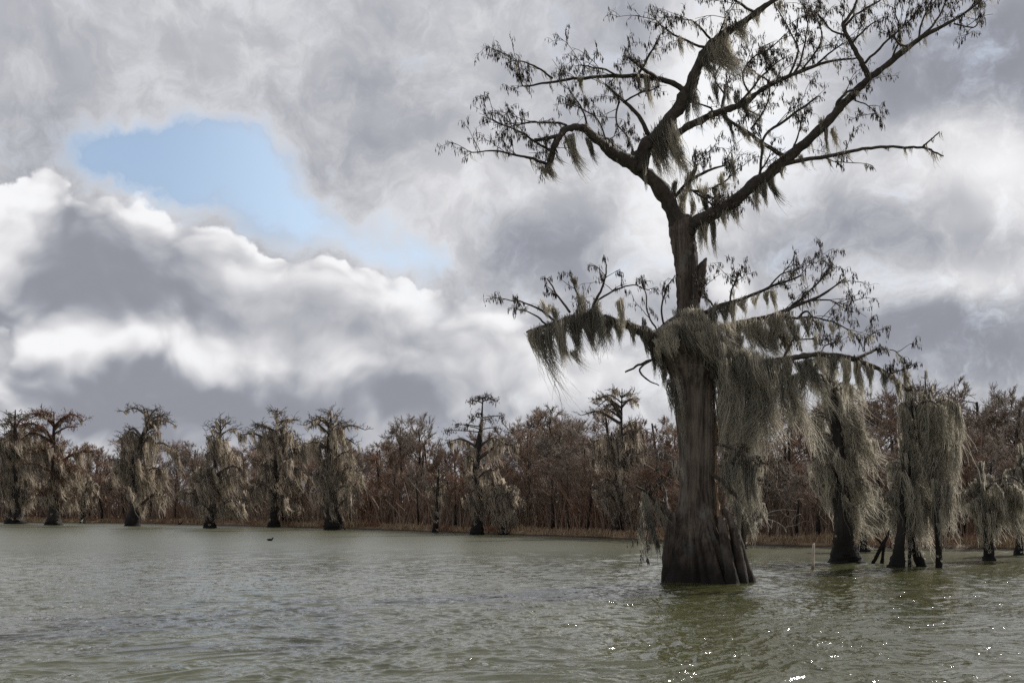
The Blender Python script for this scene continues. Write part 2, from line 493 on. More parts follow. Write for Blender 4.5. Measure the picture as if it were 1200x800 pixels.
# limbs: (px, py, radius px) main axis, depth start/end, secondaries, moss
LIMBS = [
    dict(axis=[(798, 278, 13.5), (788, 245, 12.5), (768, 214, 11), (745, 196, 9.5), (722, 182, 8), (702, 166, 6.5), (687, 152, 5.4), (672, 149, 5), (658, 156, 4.6), (650, 170, 4.2), (646, 186, 4), (640, 199, 3)],
         dy=(0, -1.6),
         sec=[[(640, 192, 2.2), (625, 187, 2), (606, 182, 1.6), (580, 177, 1.2), (553, 179, .8)],
              [(657, 158, 3), (644, 162, 2.7), (627, 164, 2.4)],
              [(664, 147, 1.8), (645, 144, 1.5), (622, 143, 1.2), (598, 148, .8)],
              [(648, 178, 2), (625, 165, 1.6), (603, 152, 1.2), (577, 141, .8)],
              [(700, 165, 1.6), (716, 163, 1.2), (720, 172, .9)],
              [(690, 152, 1.5), (682, 128, 1.2), (668, 105, .8)], [(712, 172, 1.4), (700, 140, 1.1), (672, 122, .8)]],
         tw=16, moss=[(667, 160, 52, 11, 70, .42), (669, 158, 40, 9, 30, .35), (690, 163, 36, 8, 40, .35), (643, 195, 26, 9, 40, .6), (637, 196, 18, 8, 25, .4), (652, 182, 16, 6, 14, .8),
                      (700, 160, 10, 16, 26, .3), (710, 170, 10, 14, 26, .3), (722, 180, 10, 16, 20, .2), (740, 186, 14, 14, 24, .2)]),
    dict(axis=[(752, 200, 9), (757, 172, 9.5), (772, 157, 9.5), (788, 136, 9), (803, 112, 8.5), (813, 92, 7.6), (822, 70, 6.8), (833, 52, 6), (851, 38, 5.2), (876, 22, 4.4), (902, 4, 3.6), (930, -16, 3)],
         dy=(-.5, -1.8),
         sec=[[(803, 105, 4.4), (785, 96, 4), (760, 90, 3.5), (735, 89, 3), (700, 90, 2.4), (665, 93, 2), (635, 98, 1.5), (614, 101, 1.1), (611, 95, .8)],
              [(770, 92, 3), (756, 82, 2.6), (737, 68, 2)], [(745, 93, 2), (757, 72, 1.6), (770, 49, 1.1)],
              [(760, 158, 3.4), (745, 132, 3), (727, 115, 2.4), (710, 99, 1.6)], [(726, 116, 1.5), (722, 140, 1.2), (735, 160, .9)],
              [(730, 120, 1.6), (752, 108, 1.2), (765, 105, .8)],
              [(648, 92, 1.6), (630, 80, 1.3), (612, 72, .9), (601, 72, .7)], [(725, 88, 1.6), (700, 80, 1.3), (680, 76, .9)],
              [(830, 58, 2), (805, 48, 1.7), (785, 38, 1.2), (768, 24, .8)], [(832, 45, 1.8), (815, 28, 1.4), (806, 23, .8)],
              [(884, 14, 2), (868, 5, 1.8), (855, -4, 1.2)], [(840, 46, 1.4), (848, 28, 1.1), (850, 15, .7)],
              [(752, 190, 6), (742, 186, 7), (752, 178, 7), (768, 162, 7)]],
         tw=26, moss=[(771, 152, 62, 26, 130, .28), (782, 148, 68, 20, 110, .38), (764, 165, 40, 16, 60, .2), (789, 160, 52, 12, 60, .3), (804, 110, 40, 14, 60, .1), (812, 95, 50, 16, 60, .15),
                      (826, 62, 40, 18, 80, .45), (838, 52, 58, 24, 150, .85), (848, 44, 44, 16, 60, .5), (868, 28, 30, 18, 60, .25), (886, 16, 16, 14, 30, .2), (913, 2, 16, 8, 30, .3),
                      (757, 88, 44, 7, 45, .22), (748, 88, 26, 7, 22, .2), (680, 90, 24, 6, 24, .15), (797, 45, 20, 10, 26, .1), (755, 190, 30, 16, 50, .1), (768, 175, 40, 14, 50, .3)]),
    dict(axis=[(778, 166, 5.6), (800, 152, 5.4), (825, 139, 5), (847, 130, 4.8), (870, 122, 4.2), (890, 107, 3.6), (912, 95, 3.1), (942, 82, 2.5), (972, 72, 1.9), (1006, 68, 1.2)],
         dy=(0.2, 1.4),
         sec=[[(846, 130, 3), (849, 112, 2.6), (852, 97, 1.8)], [(866, 122, 2), (880, 105, 1.6), (898, 84, 1.2), (915, 70, .8)],
              [(880, 152, 1.6), (890, 138, 1.4), (900, 118, 1.1), (903, 100, .8)], [(930, 87, 2), (938, 72, 1.6), (944, 45, 1.2), (948, 20, .8)],
              [(880, 113, 1.8), (870, 90, 1.4), (880, 70, 1.1), (905, 55, .9), (920, 40, .7)], [(905, 98, 1.8), (890, 88, 1.2), (880, 80, .8)],
              [(957, 76, 1.6), (975, 60, 1.3), (990, 50, .9)], [(820, 140, 2), (835, 128, 1.6), (812, 120, 1)], [(865, 124, 1.6), (878, 130, 1.3), (890, 136, .9)],
              [(925, 88, 1.8), (935, 60, 1.4), (925, 35, 1.1), (910, 10, .8)], [(940, 82, 1.6), (962, 50, 1.2), (958, 20, .8)],
              [(850, 112, 1.5), (838, 92, 1.2), (845, 75, .8)]],
         tw=30, moss=[(891, 56, 40, 6, 40, .95), (872, 122, 30, 9, 40, .8), (850, 100, 30, 10, 30, .3), (838, 100, 30, 16, 40, .2), (862, 108, 30, 12, 30, .3), (848, 128, 24, 10, 30, .3)]),
    dict(axis=[(806, 274, 8), (815, 262, 9), (832, 253, 9.4), (856, 238, 9.2), (884, 216, 8.6), (906, 200, 8), (931, 178, 7.2), (956, 157, 6.4), (981, 130, 5.8), (1000, 110, 5.4), (1018, 92, 5), (1041, 75, 4.2), (1070, 51, 3.6), (1086, 40, 3), (1114, 26, 2), (1141, 8, 1.4), (1162, -12, 1)],
         dy=(-.2, -2.2),
         sec=[[(1018, 90, 4.4), (1011, 75, 3.8), (1000, 55, 3.3), (988, 32, 2.8), (993, 22, 2.2), (1004, 2, 1.6), (1012, -15, 1.1)],
              [(989, 32, 2), (1002, 18, 1.6), (1027, 3, 1.2), (1040, -8, .8)], [(993, 42, 1.6), (975, 36, 1.3), (960, 18, .9)], [(998, 52, 1.6), (1010, 38, 1.2), (1025, 26, .8)],
              [(1014, 74, 1.8), (1040, 47, 1.4), (1060, 30, 1.1), (1075, 12, .8)],
              [(906, 200, 3.2), (922, 192, 3.1), (945, 187, 2.9), (972, 183, 2.7), (1000, 177, 2.4), (1026, 173, 2.1), (1060, 172, 1.9), (1082, 173, 1.7), (1093, 177, 1.4), (1105, 183, 1)],
              [(1081, 173, 1.2), (1090, 165, 1.1), (1101, 155, .8)],
              [(922, 184, 3.4), (897, 170, 3), (872, 152, 2.6), (850, 138, 2)],
              [(980, 130, 2), (982, 118, 2), (993, 108, 1.6), (1004, 104, 1.3)], [(890, 210, 2), (893, 180, 1.8), (897, 158, 1.8), (925, 138, 1.8), (957, 113, 1.1)],
              [(1002, 118, 1), (1018, 125, .8), (1032, 138, .6)],
              [(1076, 47, 1.6), (1082, 22, 1.2), (1094, -4, .8)], [(1080, 44, 1.8), (1100, 20, 1.3), (1112, -10, .9)], [(1070, 52, 1.6), (1055, 52, 1.3), (1048, 42, .9)],
              [(1118, 28, 1.2), (1140, 32, 1), (1151, 22, .7)], [(887, 212, 1.6), (895, 195, 1.3), (903, 182, .9)], [(968, 186, .8), (985, 190, .7), (1014, 192, .5)],
              [(1045, 70, 1.4), (1055, 40, 1.1), (1048, 10, .8)], [(925, 182, 1.4), (935, 160, 1.1), (940, 140, .7)]],
         tw=34, bare=(6, 7), moss=[(893, 215, 34, 14, 70, .25), (903, 208, 38, 8, 50, .5), (886, 222, 26, 12, 40, .1), (915, 196, 16, 8, 24, .2), (938, 182, 24, 5, 20, .5), (968, 150, 30, 5, 34, .1), (976, 150, 30, 5, 28, .3),
                      (962, 140, 18, 8, 30, .1), (1019, 86, 12, 9, 30, .1), (858, 240, 28, 14, 44, .3), (846, 246, 28, 12, 44, .2), (834, 255, 45, 8, 50, .15), (826, 258, 40, 10, 40, .1), (820, 262, 34, 10, 40, .1),
                      (985, 180, 8, 8, 16, .5), (870, 150, 14, 14, 30, .4), (890, 165, 16, 16, 30, .5), (855, 142, 38, 6, 22, .3), (874, 154, 30, 6, 20, .6), (858, 190, 24, 8, 34, .2), (1011, 20, 10, 8, 18, .5)]),
    # tangle of small branches in the fork
    dict(axis=[(790, 232, 2.6), (806, 214, 2.4), (830, 200, 2), (852, 193, 1.2)], dy=(.4, .9),
         sec=[[(800, 222, 2), (822, 226, 1.8), (850, 238, 1.4), (868, 228, 1)], [(806, 214, 1.8), (812, 200, 1.4), (815, 190, .9)], [(812, 224, 1.6), (830, 236, 1.4), (838, 250, 1)],
              [(835, 222, 1.4), (850, 212, 1.2), (862, 200, .8)]],
         tw=16, moss=[(815, 196, 34, 8, 30, -.5), (806, 205, 30, 14, 44, .1), (800, 225, 36, 14, 60, .1), (822, 218, 30, 14, 40, .2), (838, 222, 26, 12, 40, .1), (845, 205, 30, 10, 40, .3),
                      (852, 236, 22, 12, 34, .1), (812, 236, 26, 12, 40, .0), (790, 215, 26, 12, 40, .1), (826, 236, 24, 10, 34, .3), (797, 240, 30, 10, 40, .2)]),
    # mossy arm on the left of the shoulder
    dict(axis=[(792, 402, 9), (772, 396, 9), (752, 388, 7.5), (735, 381, 6), (715, 375, 5.2), (695, 370, 4.6), (672, 372, 4), (650, 379, 3), (632, 384, 2.4), (617, 389, 1.4)], dy=(0, -1.4),
         sec=[[(690, 370, 2.4), (700, 348, 1.8), (708, 332, 1.4), (711, 310, .9)], [(700, 352, 1.5), (720, 340, 1.2), (742, 334, .9), (760, 340, .7)],
              [(668, 366, 1.8), (655, 348, 1.4), (642, 326, .9)], [(650, 376, 1.8), (632, 362, 1.4), (612, 354, 1), (592, 351, .7)], [(640, 380, 1.4), (622, 366, 1), (606, 362, .7)],
              [(780, 388, 1.6), (775, 365, 1.3), (780, 340, 1), (788, 328, .7)], [(772, 392, 1.4), (760, 370, 1.2), (756, 345, .9), (752, 330, .6)],
              [(676, 366, 2), (678, 350, 1.6), (670, 326, 1)],
              [(802, 412, 1.6), (785, 416, 1.8), (765, 421, 1.8), (748, 428, 1.6), (733, 437, 1.2)], [(766, 421, 1), (750, 432, 1.4), (757, 444, 1.2), (773, 452, .7)]],
         tw=11, tl=(14, 32), kids=3, wisp=6, tb=.3, bare=(9, 10), moss=[(622, 388, 50, 6, 30, .28), (630, 384, 56, 14, 60, .22), (642, 384, 56, 12, 60, .28), (636, 392, 84, 5, 26, .33), (655, 378, 56, 22, 110, .15), (672, 372, 58, 22, 120, .22),
                      (688, 366, 54, 26, 150, .18), (698, 362, 58, 18, 120, .2), (682, 350, 34, 20, 70, .1), (712, 372, 34, 14, 60, .1), (726, 352, 48, 9, 60, .08), (724, 376, 26, 16, 60, .1), (740, 380, 24, 16, 60, .15), (755, 376, 30, 8, 34, .1),
                      (756, 388, 34, 18, 70, .15), (660, 400, 36, 7, 34, .4), (672, 410, 26, 9, 30, .7), (672, 326, 20, 8, 34, .4), (640, 358, 14, 16, 40, .1), (650, 362, 18, 14, 40, .1), (764, 396, 46, 14, 60, .1)]),
    # layered right-hand side branches of the lower crown
    dict(axis=[(815, 372, 4), (832, 364, 3.4), (850, 356, 3), (870, 350, 2.6), (890, 342, 2.2), (906, 335, 1.8), (926, 328, 1.4), (941, 322, .9)], dy=(-.4, -1.2),
         sec=[[(855, 354, 1.6), (858, 338, 1.3), (866, 322, .9)], [(838, 362, 1.5), (826, 346, 1.2), (822, 338, .8)], [(900, 338, 1.3), (915, 322, 1), (930, 318, .7)]],
         tw=10, tl=(16, 40), kids=3, wisp=3, tb=.6, moss=[(836, 360, 40, 16, 70, .1), (848, 358, 30, 14, 50, .2), (858, 354, 36, 8, 40, .1), (870, 350, 26, 14, 40, .2), (898, 342, 24, 7, 30, .1), (906, 340, 28, 6, 30, .1), (884, 346, 20, 12, 30, .1)]),
    dict(axis=[(826, 390, 5), (845, 384, 4.4), (864, 379, 4), (890, 373, 3.4), (912, 367, 3), (936, 357, 2.4), (961, 347, 1.8), (984, 331, 1.2), (991, 325, .8)], dy=(-.3, 1.0),
         sec=[[(927, 359, 1.8), (944, 346, 1.4), (963, 326, 1.1), (973, 311, .7)], [(905, 368, 2), (930, 372, 1.7), (950, 372, 1.4), (975, 377, 1.2), (994, 386, .9), (1004, 394, .6)],
              [(880, 376, 1.6), (898, 388, 1.4), (930, 396, 1.2), (965, 398, 1)], [(950, 352, 1.4), (972, 352, 1.1), (992, 362, .7)], [(936, 372, 1.8), (945, 365, 1.5), (952, 372, 1)]],
         tw=16, tl=(16, 46), kids=3, wisp=4, tb=.6, moss=[(862, 380, 34, 20, 70, .2), (876, 377, 34, 20, 70, .2), (890, 375, 36, 20, 70, .25), (905, 370, 50, 14, 70, .15), (915, 368, 60, 14, 80, .2), (924, 366, 40, 14, 50, .1), (930, 380, 40, 16, 60, .4),
                      (945, 372, 30, 14, 40, .1), (960, 376, 20, 12, 30, .1), (975, 380, 18, 12, 30, .2), (900, 388, 40, 20, 80, .5), (885, 385, 50, 24, 90, .6), (920, 395, 30, 14, 50, .3), (955, 396, 20, 14, 40, .2), (860, 395, 40, 26, 90, .5)]),
    # long limb reaching right over the water
    dict(axis=[(832, 442, 6), (858, 432, 5.4), (885, 427, 5), (908, 423, 4.6), (932, 419, 4.4), (961, 415, 4.1), (990, 418, 3.8), (1012, 425, 3.4), (1032, 433, 3), (1050, 445, 2.6), (1064, 458, 2)], dy=(-.6, .8),
         sec=[[(1003, 421, 2.4), (1018, 414, 2.2), (1030, 408, 1.8)], [(1030, 408, .9), (1046, 410, .8), (1058, 420, .7)], [(1040, 438, 1.2), (1055, 434, 1), (1068, 430, .8)],
              [(918, 422, 2.2), (924, 408, 1.8), (930, 396, 1.4)], [(960, 416, 1.4), (968, 404, 1.1), (985, 400, .8)], [(1012, 412, 1), (1014, 398, .8), (1020, 392, .6)], [(1046, 441, 1), (1052, 446, .8), (1044, 436, .6)]],
         tw=6, tl=(12, 34), kids=3, wisp=2.5, tb=.6, moss=[(846, 432, 90, 20, 130, .1), (858, 430, 150, 16, 110, .06), (870, 430, 140, 18, 130, .08), (884, 428, 120, 18, 130, .15), (896, 426, 100, 18, 120, .25), (906, 424, 80, 12, 70, .25),
                      (920, 420, 60, 12, 60, .3), (930, 440, 56, 10, 100, .0), (936, 424, 84, 9, 60, .25), (948, 420, 60, 10, 50, .2), (914, 430, 100, 11, 70, .2), (926, 446, 100, 8, 50, .35), (955, 430, 80, 6, 30, .4),
                      (975, 417, 40, 16, 60, .1), (990, 420, 60, 12, 60, .05), (1006, 424, 56, 9, 60, .08), (1018, 428, 40, 14, 50, .1), (1036, 436, 26, 12, 40, .1), (1052, 446, 24, 12, 40, .1), (962, 418, 36, 14, 50, .2), (850, 440, 130, 14, 80, .02)]),
    # low side branch in the hanging curtain, right of the trunk
    dict(axis=[(835, 556, 3), (850, 566, 2.6), (860, 578, 2.2), (870, 590, 1.6)], dy=(-.5, -.7), sec=[[(838, 520, 2), (860, 526, 1.8), (882, 540, 1.2)], [(842, 545, 1.8), (866, 552, 1.6), (888, 566, 1)],
              [(868, 612, 1), (874, 606, .9), (878, 596, .6)]],
         tw=6, moss=[(852, 540, 60, 14, 60, .1), (862, 530, 70, 14, 70, .12), (874, 538, 76, 14, 70, .12), (882, 545, 64, 10, 50, .15), (870, 556, 66, 14, 60, .15), (880, 565, 60, 12, 50, .1), (864, 590, 46, 12, 50, .1),
                     (874, 596, 40, 10, 44, .1), (852, 566, 26, 8, 40, .8), (880, 590, 46, 8, 30, .12)]),
    # broken low branch on the left of the base
    dict(axis=[(790, 612, 4), (780, 600, 3.2), (769, 588, 2.6), (757, 576, 2), (745, 569, 1.2)], dy=(-.1, -.9), sec=[[(784, 604, 2.4), (781, 588, 2), (779, 574, 1.6), (774, 563, 1)], [(768, 588, 1.4), (758, 606, 1.2), (764, 628, .9)]],
         tw=4, moss=[(757, 578, 60, 8, 40, .05), (752, 590, 50, 7, 24, .1), (761, 606, 46, 9, 50, .3), (766, 618, 40, 9, 50, .2), (748, 620, 36, 5, 12, .35), (770, 590, 24, 10, 24, .1), (778, 604, 16, 10, 24, .1)]),
]


def project(P):
    return np.array([600 + P[0] / P[1] * F, HZ - (P[2] - EYE) / P[1] * F])


def build_limb(spec):
    ax = np.array(spec['axis'], float)
    d0, d1 = spec['dy']
    dd = np.linspace(d0, d1, len(ax))
    full = spline(np.column_stack([ax, dd]), 6)
    mb = MB()
    P = np.array([hpt(x, y, d) for x, y, r, d in full])
    # knees and kinks: small lateral noise
    k = RNG.normal(0, 1, (len(P), 3)); k = (k + np.roll(k, 1, 0) + np.roll(k, -1, 0)) / 3
    P = P + k * (full[:, 2] * S0 * 0.13)[:, None]
    mb.tube(P, full[:, 2] * S0 * 0.8 * (1 + .10 * np.convolve(RNG.normal(0, 1, len(P)), [.5, .5], 'same')), 12, rough=0.09)
    tb = MB()
    lines = [(P, full[:, 2] * S0)]
    for s in spec['sec']:
        s = np.array(s, float)
        # take the start depth from the nearest limb point
        i = np.argmin((full[:, 0] - s[0, 0]) ** 2 + (full[:, 1] - s[0, 1]) ** 2)
        best = full[i, 3]
        dmin = (full[i, 0] - s[0, 0]) ** 2 + (full[i, 1] - s[0, 1]) ** 2
        for (Q, _) in lines[1:]:
            pq = np.array([project(p) for p in Q])
            e = (pq[:, 0] - s[0, 0]) ** 2 + (pq[:, 1] - s[0, 1]) ** 2
            if e.min() < dmin - 4:
                dmin = e.min(); best = Q[np.argmin(e), 1] - D0
        dep = best + np.linspace(0, 1, len(s)) * U(-1.2, 1.2)
        fs = spline(np.column_stack([s, dep]), 5)
        Q = np.array([hpt(x, y, d) for x, y, r, d in fs])
        kk = RNG.normal(0, 1, (len(Q), 3)); kk = (kk + np.roll(kk, 1, 0)) / 2
        kk[0] = 0
        Q = Q + kk * 0.55 * S0
        mb.tube(Q, np.maximum(fs[:, 2], .5) * S0 * 0.82, 6, rough=0.05)
        lines.append((Q, fs[:, 2] * S0))
    # sprays of bare twigs with tassels along the thin wood
    wts = np.array([np.sum(np.linalg.norm(np.diff(Q, axis=0), axis=1)) * (0.35 if i == 0 else 1.0) for i, (Q, _) in enumerate(lines)])
    wts /= wts.sum()
    for i, (Q, R) in enumerate(lines):
        if i in spec.get('bare', ()):
            continue
        n = int(round(spec['tw'] * 1.9 * wts[i])) + (1 if i else 0)
        for _ in range(n):
            f = U(0.45 if i == 0 else 0.15, 1.0) ** 0.8
            x = f * (len(Q) - 1)
            j = min(int(x), len(Q) - 2)
            p = Q[j] + (Q[j + 1] - Q[j]) * (x - j)
            t = Q[j + 1] - Q[j]; t /= np.linalg.norm(t) + 1e-9
            dvec = t * 0.8 + np.array([RNG.normal(0, .6), RNG.normal(0, .55), U(-0.25, 0.9)])
            spray(tb, p, dvec, U(*spec.get('tl', (16, 46))) * S0, 0.46 * S0, S0, depth=2, kids=spec.get('kids', 4), tint=U(0, 1))
        if i:
            t = Q[-1] - Q[-3]; t /= np.linalg.norm(t) + 1e-9
            for _ in range(2 if spec.get('tl', (20, 58))[1] > 30 else 0):
                spray(tb, Q[-1], t + RNG.normal(0, .35, 3), U(7, 17) * S0, 0.45 * S0, S0, depth=1, kids=3, tint=U(0, 1))
    o = mb.build('limb', M['limb'], hero, base=base0)
    if spec['tw']:
        tb.build('twigs', M['twig'], o, base=base0)
    ms = MB()
    allp = np.vstack([Q for Q, _ in lines])
    pp = np.array([project(p) for p in allp])
    for (x, y, L, w, n, dr) in spec['moss']:
        i = np.argmin((pp[:, 0] - x) ** 2 + (pp[:, 1] - y) ** 2)
        a = hpt(x, y, allp[i, 1] - D0 - 0.05)
        ax_ = allp[min(i + 2, len(allp) - 1)] - allp[max(i - 2, 0)]
        ax_ = ax_ / (np.linalg.norm(ax_) + 1e-9)
        if np.linalg.norm(allp[min(i + 2, len(allp) - 1)] - allp[max(i - 2, 0)]) > 2:
            ax_ = np.array([.9, .2, .1])
        moss_clump(ms, a, L * S0 * U(1.0, 1.35), w * 1.0 * S0, n * 2.1, dr, sw=.85 * S0, axis=ax_, tb=spec.get('tb', .4), conv=.85)
    # thin wisps all along the thicker wood
    for (Q, R) in lines:
        for _ in range(int(max(2, len(Q) // 5) * (spec.get('wisp', 1.8) if Q is lines[0][0] else (0 if spec.get('wisp', 1.8) > 5 else min(2, spec.get('wisp', 1.8)))))):
            j = int(U(1, len(Q)))
            moss_clump(ms, Q[j], U(5, 16) * S0 * 1.5, U(3, 8) * S0, U(6, 14), U(.1, .6), sw=0.8 * S0, tb=0.5)
    ms.build('spanish_moss', M['moss'], o, base=base0)
    return o


for sp in LIMBS:
    build_limb(sp)

# moss mantle that wraps the broken shoulder of the trunk
ms = MB()
for lobe in range(24):
    # each lobe of the mantle is combed its own way, with bark showing between lobes
    f = (lobe + U(-.4, .4)) / 24
    xc = 774 + 80 * min(max(f, 0), 1)
    hid = xc < 796
    tc_ = 383 - 16 * math.exp(-((xc - 808) / 16) ** 2) + 8 * abs(f - 0.5) + U(-5, 20)
    Lc, dc, tn = (U(14, 32) if hid else U(26, 66)), (U(.15, .5) if hid else U(.35, 1.0)), U(.5, 1.0)  # tn is pale to put sunlight into the mantle's shaded front
    for _ in range(5):
        x = xc + RNG.normal(0, 2.6); top = tc_ + RNG.normal(0, 4)
        dyy = -0.95 * math.sqrt(max(0.05, 1 - ((x - 808) / 48) ** 2)) * (0.75 + 0.25 * min(1, max(0, (top - 372) / 20))) - U(.02, .25)
        moss_clump(ms, hpt(x, top, dyy), Lc * U(.7, 1.1) * S0, U(6, 14) * S0, 46, dc * U(.8, 1.2), sw=.8 * S0, conv=0.62, tb=tn)
for _ in range(60):
    x = U(826, 905); y = 405 + (x - 826) * 0.28 + U(-10, 12)
    moss_clump(ms, hpt(x, y, U(-1.3, .4)), U(30, 66) * S0, U(8, 18) * S0, 44, U(.12, .5), sw=.85 * S0, conv=0.5, tb=0.6)
for _ in range(26):   # left flank of the trunk
    y = U(405, 470); x = 763 + max(0, (y - 395)) * 0.42 + U(-1, 5)
    moss_clump(ms, hpt(x, y, U(-.5, .1)), U(20, 46) * S0, 7 * S0, 22, U(.0, .2), sw=1.0 * S0, tb=0.4)
for _ in range(40):   # curtain against the right side, reaching for the water
    x = U(840, 890); y = U(440, 545)
    moss_clump(ms, hpt(x, y, U(-.6, .6)), U(40, 90) * S0, U(6, 12) * S0, 30, U(.0, .18), sw=.85 * S0, tb=0.4)
for _ in range(16):
    x = U(786, 806); y = U(440, 560)
    moss_clump(ms, hpt(x, y, -.72), U(20, 50) * S0, 6 * S0, 10, U(-.02, .1), sw=0.9 * S0, tb=0.25)
ms.build('spanish_moss', M['moss'], trunk, base=base0)


# ================================================================== CYPRESSES ALONG THE FAR SIDE
def cypress(px, py, top, env, label, name='cypress_tree', group=None, trunk=None, rb=7.0, nb=26, moss=1.0, mL=(14, 40), russet=0.0, twk=1.0, lean=0.0,
            crown_low=None, legs=None, dens=1.0, spire=None, flat_top=0.0, D=None, mat_moss='moss_far', tufts=None, stem=None, seed=0, mtint=0.5, drift=.25, rise=(.1, .5)):
    """px,py foot of the tree in the picture; env = rows (py, reach left, reach right) of the crown"""
    global RNG
    keep = RNG
    RNG = np.random.default_rng(1000 + seed + int(px * 7))
    D = D or dist(py)
    sc = D / F
    b = at(px, py, D); b[2] = 0
    o = thing(name, label, 'tree', b, group)
    P = lambda x, y, d=0.0: at(x, y, D) + np.array([0, d, 0])
    H = py - top
    tr = MB()
    if trunk is None:
        trunk = [(px, py + 4, rb * 1.05), (px, py, rb), (px + U(-.5, .5), py - H * .04, rb * .8), (px + U(-1, 1), py - H * .10, rb * .56), (px + lean * .3 + U(-1, 1), py - H * .28, rb * .43),
                 (px + lean * .6 + U(-2, 2), py - H * .55, rb * .34), (px + lean * .9 + U(-2, 2), py - H * .8, rb * .2), (px + lean, top, rb * .06)]
    stems = [trunk] + (legs or [])
    lines = []
    for s in stems:
        q = spline(s, 6)
        dd = U(-.6, .6) if s is not trunk else 0.0
        pts = np.array([P(x, y, dd) for x, y, r in q])
        nn = 18
        # fluted foot
        ang = np.arange(nn) / nn * 2 * math.pi
        T = MB()
        T.tube(pts, np.maximum(q[:, 2] * np.interp((py - q[:, 1]) / max(H, 1), [0, .12, .3, 1], [1, 1, .8, .75]), .35) * sc, nn, rough=0.06)
        V = T.v[0]
        foot = np.clip((py - (HZ - (V[:, 2] - EYE) / D * F)), 0, None)
        tr.add(V, T.q[0], T.t[0] if T.t else None)
        lines.append((pts, q))
    tr.build('trunk', M['bark_far'], o, base=b)
    cr, ms = MB(), MB()
    main = lines[0]
    env = np.array(env, float)
    env[:, 1:] *= 1.36 if mat_moss == 'moss_far' else 1.18
    nb = nb * 1.2 if mat_moss == 'moss_far' else nb
    ys = env[:, 0]
    o_ = np.argsort(ys)
    lo, hi = ys.max(), ys.min()
    hp = np.array([[HZ - (p[2] - EYE) / D * F for p in main[0]]])[0]
    for k in range(int(nb)):
        y = U(hi, lo) if flat_top == 0 or U(0, 1) > flat_top * .35 else hi + U(0, 14)
        eL = np.interp(y, ys[o_], env[o_, 1]); eR = np.interp(y, ys[o_], env[o_, 2])
        # golden-angle azimuths with a lean to the sides we see
        phi = k * 2.39996 + U(-.4, .4)
        ux, uy = math.cos(phi), math.sin(phi) * 0.8
        reach = (eR if ux > 0 else eL) * U(0.35, 1.1) * (1.0 if abs(ux) > .5 else .85)
        src = lines[int(U(0, len(lines)))] if len(lines) > 1 else main
        hps = np.array([HZ - (p[2] - EYE) / D * F for p in src[0]])
        yy = min(y + reach * U(*rise) + 2, py - 12)
        i = int(np.argmin(np.abs(hps - yy)))
        p0 = src[0][i]
        axis_x = 600 + p0[0] / p0[1] * F
        ex = (px + (axis_x - px)) + ux * reach
        p1 = P(ex, y, uy * reach * sc)
        mid = p0 * .45 + p1 * .55 + np.array([0, 0, reach * sc * U(.08, .25)])
        end = p1 + np.array([0, 0, -reach * sc * U(0., .2)])
        q = spline(np.array([p0, mid, end]), 5)
        r0 = min(max(reach * 0.05, .7), src[1][i, 2] * .8 + .5) * sc
        cr.tube(q, np.linspace(r0, max(.32 * sc, .2 * r0), len(q)), 5, rough=.08, tint=U(0, .4))
        # twigs
        nt = int((3 + reach * .26) * twk)
        for _ in range(nt):
            j = int(U(3, len(q)))
            d = np.array([RNG.normal(ux * .5, .7), RNG.normal(uy * .5, .6), U(-.1, .8)])
            spray(cr, q[min(j, len(q) - 1)], d, U(5, 12) * sc, .34 * sc, sc, depth=1, tass=False, kids=4, tint=U(.2, 1))
        if russet > 0:
            m_ = int(reach * 3.5 * russet)
            c = q[np.clip(RNG.integers(4, len(q), m_), 0, len(q) - 1)] + RNG.normal(0, 1, (m_, 3)) * np.array([4, 4, 2.2]) * sc + np.array([0, 0, 1.5 * sc])
            e = c + RNG.normal(0, 1, (m_, 3)) * np.array([1.2, 1, 1.4]) * sc
            cr.spindles(c, e, .5 * sc, U(.3, 1.2, m_))
        if moss > 0:
            nm = int((3 + reach * .26) * moss)
            for _ in range(nm):
                j = int(U(2, len(q)))
                Lm = U(*mL)
                hf = (y - top) / max(py - top, 1)
                if hf < .16:
                    if U(0, 1) < .72 - hf:
                        continue
                    Lm *= .35
                a = q[j] + RNG.normal(0, .5, 3) * sc
                room = (a[2] / sc) - 4
                Lm = min(Lm, max(4, room))
                moss_clump(ms, a, Lm * sc, U(4, 9) * sc, 14 * dens, U(.3, 1.5) * drift, sw=1.0 * sc, axis=(ux, uy, 0), S=6, tb=mtint)
    # moss straight on the stems
    if moss > 0:
        for (pts, q) in lines:
            for _ in range(int((stem or (22 if mat_moss == 'moss_far' else 46)) * moss)):
                i = int(U(len(pts) * .25, len(pts) * (.85 if mat_moss == 'moss_far' else 1.0)))
                Lm = U(*mL) * .8
                a = pts[i] + np.array([U(-1.1, 1.1), U(-1.4, -.2), 0]) * q[i, 2] * sc * 1.1
                Lm = min(Lm, max(3, a[2] / sc - (10 + rb)))
                moss_clump(ms, a, Lm * sc, U(3, 7) * sc, 12 * dens, U(.2, 1) * drift, sw=.85 * sc, S=5, tb=mtint - .15)
